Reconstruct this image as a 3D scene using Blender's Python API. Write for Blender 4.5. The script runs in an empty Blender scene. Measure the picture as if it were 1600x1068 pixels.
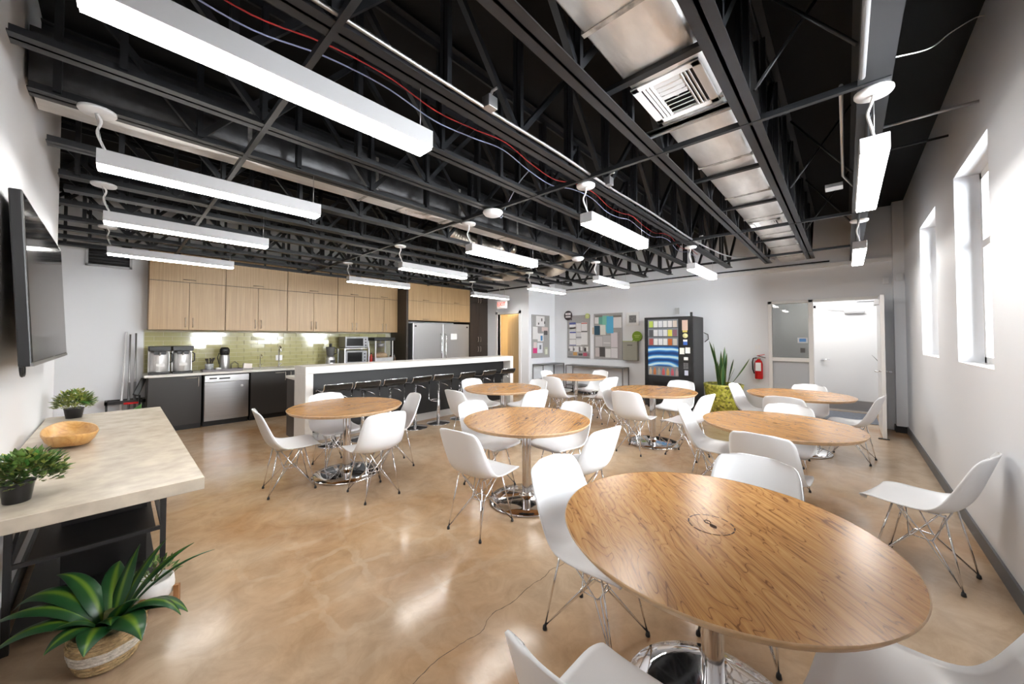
import bpy, math, random
import numpy as np
from mathutils import Vector, Matrix

random.seed(7)
SC = bpy.context.scene
COL = SC.collection
PI = math.pi

# ------------------------------------------------------------------ camera
cam_d = bpy.data.cameras.new('camera')
cam = bpy.data.objects.new('camera', cam_d)
COL.objects.link(cam)
YAW = math.atan2(522.0, 567.5)                  # angle between view axis and the window wall (+X)
PITCH = 0.0227
cam.location = (0, 0, 1.5)
cam.rotation_euler = (PI / 2 + PITCH, 0, YAW - PI / 2)
cam_d.sensor_width = 36.0
cam_d.lens = 567.5 / 1600 * 36.0
cam_d.shift_y = -18.9 / 1600
cam_d.clip_start = 0.05
SC.camera = cam

# ------------------------------------------------------------------ world (overcast daylight) and exposure
w = bpy.data.worlds.new('world')
SC.world = w
w.use_nodes = True
bg = w.node_tree.nodes['Background']
bg.inputs[0].default_value = (0.93, 0.97, 1.0, 1)
bg.inputs[1].default_value = 26.0
SC.view_settings.view_transform = 'Standard'
SC.view_settings.look = 'None'
SC.view_settings.exposure = 0.90
SC.view_settings.gamma = 1.0
SC.view_settings.use_curve_mapping = False
LED = 23.0                                       # emission of the pendant diffusers
SC.cycles.max_bounces = 10
SC.cycles.diffuse_bounces = 6
SC.cycles.glossy_bounces = 5
SC.cycles.caustics_reflective = False
SC.cycles.caustics_refractive = False
SC.cycles.sample_clamp_indirect = 6.0
SC.cycles.use_denoising = True

# ------------------------------------------------------------------ materials
MATS = {}


def nodes_of(m):
    nt = m.node_tree
    return nt, nt.nodes, nt.links, nt.nodes['Principled BSDF']


def M(name, col, rough=0.5, metal=0.0, spec=None, noise=None, bump=None, coat=0.0, emit=None, alpha=None, trans=0.0,
      coords='Object', sheen=0.0):
    if name in MATS:
        return MATS[name]
    m = bpy.data.materials.new(name)
    m.use_nodes = True
    nt, N, L, p = nodes_of(m)
    p.inputs['Base Color'].default_value = (*col, 1)
    p.inputs['Roughness'].default_value = rough
    p.inputs['Metallic'].default_value = metal
    if spec is not None:
        p.inputs['Specular IOR Level'].default_value = spec
    if coat:
        p.inputs['Coat Weight'].default_value = coat
        p.inputs['Coat Roughness'].default_value = 0.08
    if trans:
        p.inputs['Transmission Weight'].default_value = trans
    if emit:
        p.inputs['Emission Color'].default_value = (*emit[0], 1)
        p.inputs['Emission Strength'].default_value = emit[1]
    tc = None
    if noise or bump:
        tc = N.new('ShaderNodeTexCoord')
    if noise:                                    # (scale xyz or float, amount, detail)
        mp = N.new('ShaderNodeMapping')
        s = noise[0]
        mp.inputs['Scale'].default_value = s if isinstance(s, tuple) else (s, s, s)
        L.new(tc.outputs[coords], mp.inputs[0])
        nz = N.new('ShaderNodeTexNoise')
        nz.inputs['Scale'].default_value = 1.0
        nz.inputs['Detail'].default_value = noise[2] if len(noise) > 2 else 4
        L.new(mp.outputs[0], nz.inputs['Vector'])
        cr = N.new('ShaderNodeValToRGB')
        a = noise[1]
        cr.color_ramp.elements[0].position = 0.3
        cr.color_ramp.elements[1].position = 0.7
        cr.color_ramp.elements[0].color = (*[max(0, c * (1 - a)) for c in col], 1)
        cr.color_ramp.elements[1].color = (*[min(1, c * (1 + a)) for c in col], 1)
        L.new(nz.outputs['Fac'], cr.inputs[0])
        L.new(cr.outputs[0], p.inputs['Base Color'])
    if bump:                                     # (scale, strength)
        mp2 = N.new('ShaderNodeMapping')
        s = bump[0]
        mp2.inputs['Scale'].default_value = s if isinstance(s, tuple) else (s, s, s)
        L.new(tc.outputs[coords], mp2.inputs[0])
        nz2 = N.new('ShaderNodeTexNoise')
        nz2.inputs['Scale'].default_value = 1.0
        nz2.inputs['Detail'].default_value = 5
        L.new(mp2.outputs[0], nz2.inputs['Vector'])
        b = N.new('ShaderNodeBump')
        b.inputs['Strength'].default_value = bump[1]
        b.inputs['Distance'].default_value = 0.01
        L.new(nz2.outputs['Fac'], b.inputs['Height'])
        L.new(b.outputs[0], p.inputs['Normal'])
    MATS[name] = m
    return m


def ramp(N, stops):
    cr = N.new('ShaderNodeValToRGB')
    e = cr.color_ramp.elements
    while len(e) < len(stops):
        e.new(0.5)
    for k, (pos, c) in enumerate(stops):
        e[k].position = pos
        e[k].color = (*c, 1)
    return cr


def mat_floor():
    m = bpy.data.materials.new('polished_concrete')
    m.use_nodes = True
    nt, N, L, p = nodes_of(m)
    tc = N.new('ShaderNodeTexCoord')

    def noise(scale, detail=6, rough=0.6, dist=0.0, stretch=None):
        src = tc.outputs['Object']
        if stretch:
            mp = N.new('ShaderNodeMapping')
            mp.inputs['Scale'].default_value = stretch
            mp.inputs['Rotation'].default_value = (0, 0, 0.5)
            L.new(src, mp.inputs[0])
            src = mp.outputs[0]
        n = N.new('ShaderNodeTexNoise')
        n.inputs['Scale'].default_value = scale
        n.inputs['Detail'].default_value = detail
        n.inputs['Roughness'].default_value = rough
        n.inputs['Distortion'].default_value = dist
        L.new(src, n.inputs['Vector'])
        return n.outputs['Fac']

    def mix(f, a, b, mode='MIX'):
        x = N.new('ShaderNodeMix')
        x.data_type = 'RGBA'
        x.blend_type = mode
        if isinstance(f, float):
            x.inputs[0].default_value = f
        else:
            L.new(f, x.inputs[0])
        for sock, v in ((x.inputs[6], a), (x.inputs[7], b)):
            if isinstance(v, tuple):
                sock.default_value = (*v, 1)
            else:
                L.new(v, sock)
        return x.outputs[2]

    r1 = ramp(N, [(0.33, (0.37, 0.20, 0.09)), (0.5, (0.47, 0.31, 0.18)), (0.72, (0.56, 0.43, 0.30))])
    L.new(noise(0.9, 8, 0.62, 0.6), r1.inputs[0])
    r2 = ramp(N, [(0.42, (0, 0, 0)), (0.62, (1, 1, 1))])
    L.new(noise(0.55, 3, 0.5, 0.3), r2.inputs[0])
    c = mix(r2.outputs[0], r1.outputs[0], (0.53, 0.41, 0.295))
    # fine mottling and dark scuffs
    r3 = ramp(N, [(0.35, (0.80, 0.77, 0.74)), (0.6, (1.05, 1.04, 1.03))])
    L.new(noise(5.0, 8, 0.7, 0.8), r3.inputs[0])
    c = mix(0.8, c, r3.outputs[0], 'MULTIPLY')
    r4 = ramp(N, [(0.24, (0.45, 0.40, 0.36)), (0.30, (1, 1, 1))])
    L.new(noise(7.0, 5, 0.6, 0.0, (1, 3.5, 1)), r4.inputs[0])
    c = mix(0.6, c, r4.outputs[0], 'MULTIPLY')
    # pale grid left by old tile adhesive in one area of the slab
    mp = N.new('ShaderNodeMapping')
    mp.inputs['Rotation'].default_value = (0, 0, 0.12)
    nv = N.new('ShaderNodeTexNoise')
    nv.inputs['Scale'].default_value = 6.0
    va = N.new('ShaderNodeVectorMath'); va.operation = 'SCALE'; va.inputs['Scale'].default_value = 0.16
    vb = N.new('ShaderNodeVectorMath'); vb.operation = 'ADD'
    L.new(tc.outputs['Object'], nv.inputs['Vector'])
    L.new(nv.outputs['Color'], va.inputs[0])
    L.new(tc.outputs['Object'], vb.inputs[0])
    L.new(va.outputs[0], vb.inputs[1])
    L.new(vb.outputs[0], mp.inputs[0])
    br = N.new('ShaderNodeTexBrick')
    br.offset = 0.0
    br.inputs['Color1'].default_value = (0, 0, 0, 1)
    br.inputs['Color2'].default_value = (0, 0, 0, 1)
    br.inputs['Mortar'].default_value = (1, 1, 1, 1)
    br.inputs['Scale'].default_value = 1.0
    br.inputs['Mortar Size'].default_value = 0.028
    br.inputs['Mortar Smooth'].default_value = 0.4
    br.inputs['Brick Width'].default_value = 0.30
    br.inputs['Row Height'].default_value = 0.26
    L.new(mp.outputs[0], br.inputs['Vector'])
    ds = N.new('ShaderNodeVectorMath'); ds.operation = 'DISTANCE'
    ds.inputs[1].default_value = (1.15, 2.35, 0)
    L.new(tc.outputs['Object'], ds.inputs[0])
    mr = N.new('ShaderNodeMapRange')
    mr.inputs[1].default_value = 0.5; mr.inputs[2].default_value = 1.15
    mr.inputs[3].default_value = 0.30; mr.inputs[4].default_value = 0.0
    L.new(ds.outputs['Value'], mr.inputs[0])
    mu = N.new('ShaderNodeMath'); mu.operation = 'MULTIPLY'
    L.new(br.outputs['Fac'], mu.inputs[0]); L.new(mr.outputs[0], mu.inputs[1])
    rg = ramp(N, [(0.40, (0, 0, 0)), (0.58, (1, 1, 1))])
    L.new(noise(3.1, 4, 0.6, 0.5), rg.inputs[0])
    mu2 = N.new('ShaderNodeMath'); mu2.operation = 'MULTIPLY'
    L.new(mu.outputs[0], mu2.inputs[0]); L.new(rg.outputs[0], mu2.inputs[1])
    c = mix(mu2.outputs[0], c, (0.60, 0.49, 0.37))
    L.new(c, p.inputs['Base Color'])
    rr = N.new('ShaderNodeMapRange')
    rr.inputs[3].default_value = 0.08; rr.inputs[4].default_value = 0.24
    L.new(noise(2.2, 5), rr.inputs[0])
    L.new(rr.outputs[0], p.inputs['Roughness'])
    b = N.new('ShaderNodeBump'); b.inputs['Strength'].default_value = 0.035; b.inputs['Distance'].default_value = 0.02
    L.new(noise(9, 4), b.inputs['Height'])
    L.new(b.outputs[0], p.inputs['Normal'])
    p.inputs['Specular IOR Level'].default_value = 0.34
    MATS['polished_concrete'] = m
    return m


def mat_wood(name, dark, mid, light, sx, sy, axis='X', rough=0.3, wave=True):
    """veneer: fine streaks along one axis plus broad cathedral figure"""
    m = bpy.data.materials.new(name)
    m.use_nodes = True
    nt, N, L, p = nodes_of(m)
    tc = N.new('ShaderNodeTexCoord')

    def mapped(s):
        mp = N.new('ShaderNodeMapping')
        mp.inputs['Scale'].default_value = s
        L.new(tc.outputs['Object'], mp.inputs[0])
        return mp.outputs[0]
    sc = {'X': (sx, sy, sy), 'Z': (sy, sy, sx)}[axis]
    n = N.new('ShaderNodeTexNoise')
    n.inputs['Scale'].default_value = 1.0; n.inputs['Detail'].default_value = 7; n.inputs['Roughness'].default_value = 0.65
    L.new(mapped(sc), n.inputs['Vector'])
    r = ramp(N, [(0.30, dark), (0.5, mid), (0.70, light)])
    if wave:
        n2 = N.new('ShaderNodeTexNoise')
        n2.inputs['Scale'].default_value = 1.0; n2.inputs['Detail'].default_value = 2; n2.inputs['Distortion'].default_value = 0.6
        L.new(mapped((sx * 0.75, sy * 0.16, sy * 0.16)), n2.inputs['Vector'])
        mu = N.new('ShaderNodeMath'); mu.operation = 'MULTIPLY'; mu.inputs[1].default_value = 26.0
        fr = N.new('ShaderNodeMath'); fr.operation = 'PINGPONG'; fr.inputs[1].default_value = 1.0
        L.new(n2.outputs['Fac'], mu.inputs[0]); L.new(mu.outputs[0], fr.inputs[0])
        rw = ramp(N, [(0.0, (0.05, 0.05, 0.05)), (0.09, (0.29, 0.29, 0.29)), (1.0, (0.36, 0.36, 0.36))])
        L.new(fr.outputs[0], rw.inputs[0])
        ad = N.new('ShaderNodeMath'); ad.operation = 'MULTIPLY_ADD'; ad.inputs[1].default_value = 0.75
        L.new(n.outputs['Fac'], ad.inputs[0]); L.new(rw.outputs[0], ad.inputs[2])
        sb = N.new('ShaderNodeMath'); sb.operation = 'SUBTRACT'; sb.inputs[1].default_value = 0.19
        L.new(ad.outputs[0], sb.inputs[0])
        L.new(sb.outputs[0], r.inputs[0])
    else:
        L.new(n.outputs['Fac'], r.inputs[0])
    L.new(r.outputs[0], p.inputs['Base Color'])
    p.inputs['Roughness'].default_value = rough
    MATS[name] = m
    return m


def mat_attr(name, stops, attr='across', rough=0.4):
    m = bpy.data.materials.new(name)
    m.use_nodes = True
    nt, N, L, p = nodes_of(m)
    at = N.new('ShaderNodeAttribute'); at.attribute_name = attr
    r = ramp(N, stops)
    L.new(at.outputs['Fac'], r.inputs[0])
    L.new(r.outputs[0], p.inputs['Base Color'])
    p.inputs['Roughness'].default_value = rough
    MATS[name] = m
    return m


FLOOR = mat_floor()
OAK = mat_wood('oak_veneer', (0.15, 0.055, 0.012), (0.37, 0.175, 0.050), (0.50, 0.27, 0.095), 3.0, 62.0, 'X', 0.26)
OAK_EDGE = M('oak_edge_band', (0.55, 0.36, 0.20), 0.35, noise=(30, 0.15))
LAMINATE = mat_wood('cabinet_laminate', (0.33, 0.205, 0.095), (0.42, 0.275, 0.135), (0.50, 0.345, 0.18), 1.0, 48.0, 'Z', 0.4, wave=False)
WALL = M('wall_paint', (0.83, 0.85, 0.885), 0.6)
WALLR = M('wall_paint_side', (0.82, 0.845, 0.89), 0.55)
TRIMW = M('white_trim', (0.84, 0.84, 0.84), 0.35)
DECK = M('black_deck', (0.0042, 0.0047, 0.0056), 0.75, spec=.25, noise=(1.5, 0.3))
STEEL = M('black_steel', (0.0112, 0.0125, 0.0150), 0.45, noise=(3, 0.25))
GALV = M('galvanised_steel', (0.55, 0.55, 0.56), 0.35, 0.85)
FOIL = M('foil_insulation', (0.86, 0.85, 0.84), 0.34, 0.65, noise=((3, 9, 3), 0.12), bump=((14, 40, 14), 0.35))
TAPE = M('foil_tape', (0.50, 0.49, 0.47), 0.4, 0.6, noise=(18, 0.5))
WHITE_METAL = M('white_metal', (0.82, 0.82, 0.83), 0.35)
DIFF = M('led_diffuser', (0.9, 0.9, 0.9), 0.5, emit=((1.0, 0.965, 0.915), LED))
CORD = M('white_cord', (0.85, 0.85, 0.85), 0.4)
PLASTIC = M('white_plastic', (0.83, 0.845, 0.87), 0.32)
CHROME = M('chrome', (0.80, 0.80, 0.82), 0.06, 1.0)
BLACKP = M('black_plastic', (0.012, 0.012, 0.013), 0.35)
BLACKG = M('black_gloss', (0.010, 0.010, 0.011), 0.12)
DARKCAB = M('dark_cabinet', (0.030, 0.027, 0.025), 0.35)
ESPRESSO = M('espresso_panel', (0.030, 0.020, 0.014), 0.45, noise=((40, 40, 1.5), 0.3))
INOX = M('stainless', (0.46, 0.46, 0.47), 0.28, 0.95, noise=((2, 2, 90), 0.06))
INOX2 = M('stainless_light', (0.60, 0.60, 0.61), 0.33, 0.9)
QUARTZ = M('white_quartz', (0.74, 0.72, 0.69), 0.28, noise=(7, 0.05, 8))
MARBLE = M('beige_marble', (0.54, 0.475, 0.39), 0.24, noise=((11, 11, 11), 0.16, 10))
TILE = M('green_glazed_tile', (0.44, 0.415, 0.20), 0.09, noise=(4, 0.12), coat=0.5)
GROUT = M('grout', (0.62, 0.60, 0.45), 0.8)
BASEB = M('grey_baseboard', (0.115, 0.12, 0.13), 0.5)
BASEK = M('black_baseboard', (0.02, 0.02, 0.022), 0.5)


def mat_pane(name, tint=(1, 1, 1), refl=0.08):
    """thin clear glass: mostly see-through with a fresnel gloss"""
    m = bpy.data.materials.new(name)
    m.use_nodes = True
    nt = m.node_tree; N = nt.nodes; L = nt.links
    N.remove(N['Principled BSDF'])
    out = N['Material Output']
    tr = N.new('ShaderNodeBsdfTransparent'); tr.inputs[0].default_value = (*tint, 1)
    gl = N.new('ShaderNodeBsdfGlossy'); gl.inputs['Roughness'].default_value = 0.02
    fr = N.new('ShaderNodeFresnel'); fr.inputs[0].default_value = 1.0 + refl * 5
    mx = N.new('ShaderNodeMixShader')
    L.new(fr.outputs[0], mx.inputs[0]); L.new(tr.outputs[0], mx.inputs[1]); L.new(gl.outputs[0], mx.inputs[2])
    L.new(mx.outputs[0], out.inputs[0])
    MATS[name] = m
    return m


GLASS = mat_pane('window_glass')
MAPLE = mat_wood('maple_door', (0.66, 0.48, 0.25), (0.72, 0.54, 0.30), (0.77, 0.60, 0.36), 1.0, 20.0, 'Z', 0.4, wave=False)
CREAM = M('cream_wall', (0.78, 0.66, 0.46), 0.6)
RED = M('red_enamel', (0.55, 0.012, 0.015), 0.25)
PAPER = M('white_paper', (0.80, 0.80, 0.79), 0.7)
GREYFELT = M('grey_felt', (0.36, 0.35, 0.345), 0.9, noise=(60, 0.15))


def flat(r, g, b, rough=0.6):
    return M('print_%02x%02x%02x' % (int(r * 255), int(g * 255), int(b * 255)), (r, g, b), rough)


# ------------------------------------------------------------------ mesh building
class MB:
    def __init__(s):
        s.v = []; s.f = []; s.s = []; s.attr = None

    def add(s, vs, fs, smooth=False):
        o = len(s.v)
        s.v += [tuple(map(float, q)) for q in vs]
        for k, f in enumerate(fs):
            s.f.append([i + o for i in f])
            s.s.append(smooth if not isinstance(smooth, list) else smooth[k])
        return s

    def box(s, x0, x1, y0, y1, z0, z1):
        return s.add([(x0, y0, z0), (x1, y0, z0), (x1, y1, z0), (x0, y1, z0), (x0, y0, z1), (x1, y0, z1), (x1, y1, z1), (x0, y1, z1)],
                     [(0, 3, 2, 1), (4, 5, 6, 7), (0, 1, 5, 4), (1, 2, 6, 5), (2, 3, 7, 6), (3, 0, 4, 7)])

    def obox(s, c, size, rot=(0, 0, 0)):
        R = (Matrix.Rotation(rot[2], 3, 'Z') @ Matrix.Rotation(rot[1], 3, 'Y') @ Matrix.Rotation(rot[0], 3, 'X'))
        vs = []
        for dz in (-.5, .5):
            for dx, dy in ((-.5, -.5), (.5, -.5), (.5, .5), (-.5, .5)):
                vs.append(Vector(c) + R @ Vector((dx * size[0], dy * size[1], dz * size[2])))
        return s.add(vs, [(0, 3, 2, 1), (4, 5, 6, 7), (0, 1, 5, 4), (1, 2, 6, 5), (2, 3, 7, 6), (3, 0, 4, 7)])

    def bar(s, p0, p1, wdt, hgt):
        """square bar between two points"""
        p0, p1 = Vector(p0), Vector(p1)
        d = (p1 - p0).normalized()
        up = Vector((0, 0, 1)) if abs(d.z) < 0.95 else Vector((1, 0, 0))
        a = d.cross(up).normalized(); b = a.cross(d).normalized()
        vs = [q + a * (i * wdt / 2) + b * (j * hgt / 2) for q in (p0, p1) for i, j in ((-1, -1), (1, -1), (1, 1), (-1, 1))]
        return s.add(vs, [(0, 3, 2, 1), (4, 5, 6, 7), (0, 1, 5, 4), (1, 2, 6, 5), (2, 3, 7, 6), (3, 0, 4, 7)])

    def tube(s, path, r, n=8, closed=False, caps=True):
        P = [Vector(q) for q in path]
        K = len(P)
        rs = r if isinstance(r, (list, tuple)) else [r] * K
        T = []
        for i in range(K):
            a = P[(i - 1) % K] if (closed or i > 0) else P[i]
            b = P[(i + 1) % K] if (closed or i < K - 1) else P[i]
            T.append((b - a).normalized())
        u = Vector((0, 0, 1)) if abs(T[0].z) < 0.9 else Vector((1, 0, 0))
        vs = []
        for i in range(K):
            u = (u - T[i] * u.dot(T[i]))
            if u.length < 1e-6:
                u = T[i].orthogonal()
            u.normalize()
            q = T[i].cross(u)
            for k in range(n):
                t = 2 * PI * k / n
                vs.append(P[i] + (u * math.cos(t) + q * math.sin(t)) * rs[i])
        fs = []; sm = []
        for i in range(K if closed else K - 1):
            j = (i + 1) % K
            for k in range(n):
                k2 = (k + 1) % n
                fs.append((i * n + k, i * n + k2, j * n + k2, j * n + k)); sm.append(True)
        if not closed and caps:
            fs.append(tuple(range(n - 1, -1, -1))); sm.append(False)
            fs.append(tuple((K - 1) * n + k for k in range(n))); sm.append(False)
        return s.add(vs, fs, sm)

    def lathe(s, prof, n=32, c=(0, 0, 0), smooth=True, sx=1.0, sy=1.0):
        """prof: list of (r, z); r == 0 ends are closed by a point"""
        vs = []; idx = []
        for r, z in prof:
            if r < 1e-6:
                idx.append([len(vs)]); vs.append((c[0], c[1], c[2] + z))
            else:
                idx.append(list(range(len(vs), len(vs) + n)))
                for k in range(n):
                    t = 2 * PI * k / n
                    vs.append((c[0] + sx * r * math.cos(t), c[1] + sy * r * math.sin(t), c[2] + z))
        fs = []
        for a, b in zip(idx[:-1], idx[1:]):
            for k in range(n):
                k2 = (k + 1) % n
                if len(a) == 1 and len(b) == 1:
                    continue
                if len(a) == 1:
                    fs.append((a[0], b[k2], b[k]))
                elif len(b) == 1:
                    fs.append((a[k], a[k2], b[0]))
                else:
                    fs.append((a[k], a[k2], b[k2], b[k]))
        return s.add(vs, fs, smooth)

    def prism(s, poly, z0, z1):
        n = len(poly)
        vs = [(x, y, z0) for x, y in poly] + [(x, y, z1) for x, y in poly]
        fs = [tuple(range(n - 1, -1, -1)), tuple(range(n, 2 * n))] + [(k, (k + 1) % n, n + (k + 1) % n, n + k) for k in range(n)]
        return s.add(vs, fs)

    def grid(s, rows, smooth=True):
        """rows of points -> quads"""
        nr, nc = len(rows), len(rows[0])
        vs = [q for row in rows for q in row]
        fs = [(i * nc + j, i * nc + j + 1, (i + 1) * nc + j + 1, (i + 1) * nc + j) for i in range(nr - 1) for j in range(nc - 1)]
        return s.add(vs, fs, smooth)

    def mesh(s, name, mat):
        me = bpy.data.meshes.new(name)
        me.from_pydata(s.v, [], s.f)
        me.polygons.foreach_set('use_smooth', s.s)
        me.materials.append(mat)
        if s.attr:
            a = me.attributes.new('across', 'FLOAT', 'POINT')
            a.data.foreach_set('value', s.attr)
        me.update()
        return me

    def build(s, name, mat, parent=None, bevel=0, loc=None, rot=None, label=None):
        return obj(name, s.mesh(name, mat), parent, bevel, loc, rot, label)


def obj(name, me, parent=None, bevel=0, loc=None, rot=None, label=None):
    o = bpy.data.objects.new(name, me)
    COL.objects.link(o)
    if parent:
        o.parent = parent
    if loc:
        o.location = loc
    if rot:
        o.rotation_euler = rot
    if label:
        o['label'] = label
    if bevel:
        b = o.modifiers.new('bevel', 'BEVEL')
        b.width = bevel; b.segments = 2; b.limit_method = 'ANGLE'; b.angle_limit = 0.7
        b.harden_normals = False
    return o


def tag(o, label, cat, group=None, kind=None):
    if label:
        o['label'] = label
    if cat:
        o['category'] = cat
    if group:
        o['group'] = group
    if kind:
        o['kind'] = kind
    return o


def thing(name, label, cat, loc=(0, 0, 0), rz=0.0, group=None):
    o = bpy.data.objects.new(name, None)
    o.empty_display_size = 0.1
    COL.objects.link(o)
    o.location = loc
    o.rotation_euler = (0, 0, rz)
    return tag(o, label, cat, group)


def struct(o):
    o['kind'] = 'structure'
    return o


def dup(root, loc, rz=0.0, label=None):
    def cp(o, parent):
        c = o.copy()
        COL.objects.link(c)
        c.parent = parent
        for ch in [x for x in o.children]:
            cp(ch, c)
        return c
    r = cp(root, None)
    r.location = loc
    r.rotation_euler = (0, 0, rz)
    if label:
        r['label'] = label
    return r


def text_mesh(body, size, mat, name='lettering', parent=None, loc=(0, 0, 0), rot=(0, 0, 0), align='CENTER'):
    cu = bpy.data.curves.new('tmp_text', 'FONT')
    cu.body = body; cu.size = size; cu.extrude = 0.0008; cu.align_x = align; cu.align_y = 'CENTER'; cu.resolution_u = 3
    t = bpy.data.objects.new('tmp_text', cu)
    COL.objects.link(t)
    dg = bpy.context.evaluated_depsgraph_get()
    me = bpy.data.meshes.new_from_object(t.evaluated_get(dg))
    bpy.data.objects.remove(t)
    bpy.data.curves.remove(cu)
    me.name = name
    me.materials.clear(); me.materials.append(mat)
    return obj(name, me, parent, 0, loc, rot)


def catmull(P, n):
    P = [np.array(q, float) for q in P]
    Q = [2 * P[0] - P[1]] + P + [2 * P[-1] - P[-2]]
    out = []
    K = len(P) - 1
    for i in range(n):
        t = i / (n - 1) * K
        k = min(int(t), K - 1); f = t - k
        a, b, c, d = Q[k:k + 4]
        out.append(0.5 * ((2 * b) + (c - a) * f + (2 * a - 5 * b + 4 * c - d) * f * f + (-a + 3 * b - 3 * c + d) * f ** 3))
    return out


WL, WR, WF, WK, ZC = -0.385, -0.70, 8.65, 8.60, 3.70
XD, YD = 7.47, 6.26

# ================================================================== THE ROOM
struct(MB().box(-2.05, 10.35, -1.0, 8.75, -0.1, 0.0).build('floor', FLOOR))
ceiling = struct(MB().box(-2.05, 8.8, -1.0, 8.75, ZC, ZC + 0.1).build('ceiling', DECK))
struct(MB().box(-1.9, WL, -1.0, 5.34, 0, ZC).build('wall_left', WALL))
struct(MB().box(-2.05, -1.9, 5.34, 8.6, 0, ZC).build('wall_alcove', WALL))
wall_k = struct(MB().box(-2.05, 8.8, WK, WK + 0.15, 0, ZC).build('wall_kitchen', WALL))
WIN = [(1.88, 2.90), (3.83, 4.85), (5.73, 6.80)]  # first window is added, out of view, to bring daylight near the camera
ZW0, ZW1 = 1.285, 2.87
b = MB()
b.box(-0.385, 8.8, -1.0, WR, 0, ZW0).box(-0.385, 8.8, -1.0, WR, ZW1, ZC)
xs = [-0.385] + [q for wn in WIN for q in wn] + [8.8]
for k in range(0, len(xs), 2):
    b.box(xs[k], xs[k + 1], -1.0, WR, ZW0, ZW1)
struct(b.build('wall_right', WALLR))
for k, (x0, x1) in enumerate(WIN):
    wn = thing('window_%d' % (k + 1), None, None, ((x0 + x1) / 2, -0.87, ZW0))
    struct(wn)
    W = (x1 - x0) / 2; Hh = ZW1 - ZW0
    f = MB()
    for a, c in ((-W, -W + .05), (W - .05, W)):
        f.box(a, c, -.04, .03, 0, Hh)
    f.box(-W, W, -.04, .03, 0, .06).box(-W, W, -.04, .03, Hh - .06, Hh)
    f.build('window_frame', TRIMW, wn)
    zm = 0.62 * Hh if k else 0.5 * Hh
    MB().box(-W + .05, W - .05, -.035, .035, zm - .03, zm + .03).build('meeting_rail', TRIMW, wn)
    MB().box(-.02, .02, -.02, .02, .06, zm - .03).build('mullion', TRIMW, wn)
    MB().box(-W + .05, -.02, -.006, .0, .06, zm - .03).build('pane', GLASS, wn)
    MB().box(.02, W - .05, -.006, .0, .06, zm - .03).build('pane', GLASS, wn)
    MB().box(-W + .05, W - .05, -.006, .0, zm + .03, Hh - .06).build('pane', GLASS, wn)
    MB().box(-W, W, .03, .168, 0.001, .012).build('sill', TRIMW, wn)

# far wall with a doorway and sidelight
DY0, DY1, DZ = -0.47, 1.12, 2.21
b = MB()
b.box(WF, 8.8, -1.0, DY0, 0, ZC).box(WF, 8.8, DY1, 8.6, 0, ZC).box(WF, 8.8, DY0, DY1, DZ, ZC)
struct(b.build('wall_far', WALL))
struct(MB().box(XD, WF, YD, YD + 0.1, 0, ZC).build('wall_board', WALL))
b = MB()
b.box(XD, XD + .1, YD + .1, 6.61, 0, ZC).box(XD, XD + .1, 7.43, 8.6, 0, ZC).box(XD, XD + .1, 6.61, 7.43, 2.18, ZC)
struct(b.build('wall_doorway', WALL))
struct(MB().box(8.45, WF, WR, -0.575, 0, ZC).build('wall_pilaster', WALL))
# ledge on the far wall where the upper wall steps back
struct(MB().box(WF - .05, WF, -0.575, YD, 2.78, 2.845).build('trim_1', TRIMW))

# baseboards
struct(MB().box(-0.38, 8.45, WR, WR + 0.014, 0, 0.105).build('baseboard_right', BASEB))
struct(MB().box(WF - .014, WF, DY1 + .06, YD, 0, 0.10).build('baseboard_far', BASEB))
b = MB().box(8.436, 8.45, WR, -.561, 0, .1).box(8.45, WF, -.575, -.561, 0, .1)
struct(b.build('baseboard_pilaster', BASEK))
struct(MB().box(WL, WL + .014, -.69, 5.34, 0, .1).build('baseboard_left', BASEB))
struct(MB().box(XD + .1, WF, YD - .014, YD, 0, .1).build('baseboard_board', BASEB))

# corridor behind the open door
struct(MB().box(10.2, 10.35, -1.0, 2.2, 0, 2.7).build('wall_corridor_back', WALL))
struct(MB().box(8.8, 10.2, 2.05, 2.2, 0, 2.7).build('wall_corridor_left', WALL))
struct(MB().box(8.8, 10.2, -1.15, -1.0, 0, 2.7).build('wall_corridor_right', WALL))
struct(MB().box(8.8, 10.35, -1.0, 2.2, 2.6, 2.7).build('ceiling_corridor', WALL))
# store room behind the kitchen doorway
struct(MB().box(XD + .1, WF, YD + .1, 8.6, 2.6, 2.68).build('ceiling_storeroom', CREAM))
b = MB().box(WF - .02, WF, YD + .1, 8.6, 0, 2.6).box(XD + .1, WF - .02, 8.58, 8.6, 0, 2.6)
struct(b.build('wall_storeroom', CREAM))

# ---- doors
d1 = struct(thing('door_1', None, None, (WF, 0, 0)))
f = MB()
for y0, y1 in ((DY1 - .06, DY1), (.44, .51), (DY0, DY0 + .04)):
    f.box(-.03, .10, y0, y1, 0, DZ)
f.box(-.03, .10, DY0, DY1, DZ - .05, DZ)
f.box(-.03, .10, .51, DY1 - .06, 1.06, 1.13).box(-.03, .10, .51, DY1 - .06, 0, .10)
f.build('door_frame', TRIMW, d1, bevel=.004)
MB().box(.03, .036, .51, DY1 - .06, 1.13, DZ - .05).build('pane', mat_pane('tinted_glass', (.50, .50, .48), .12), d1)
FROST = M('frosted_glass', (0.50, 0.53, 0.57), 0.35)
MB().box(.03, .036, .51, DY1 - .06, .10, 1.06).build('lower_pane', FROST, d1)
leaf = MB().box(-0.93, -.02, DY0 + .045, DY0 + .09, .012, DZ - .06).build('door_leaf', TRIMW, d1, bevel=.003)
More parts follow.
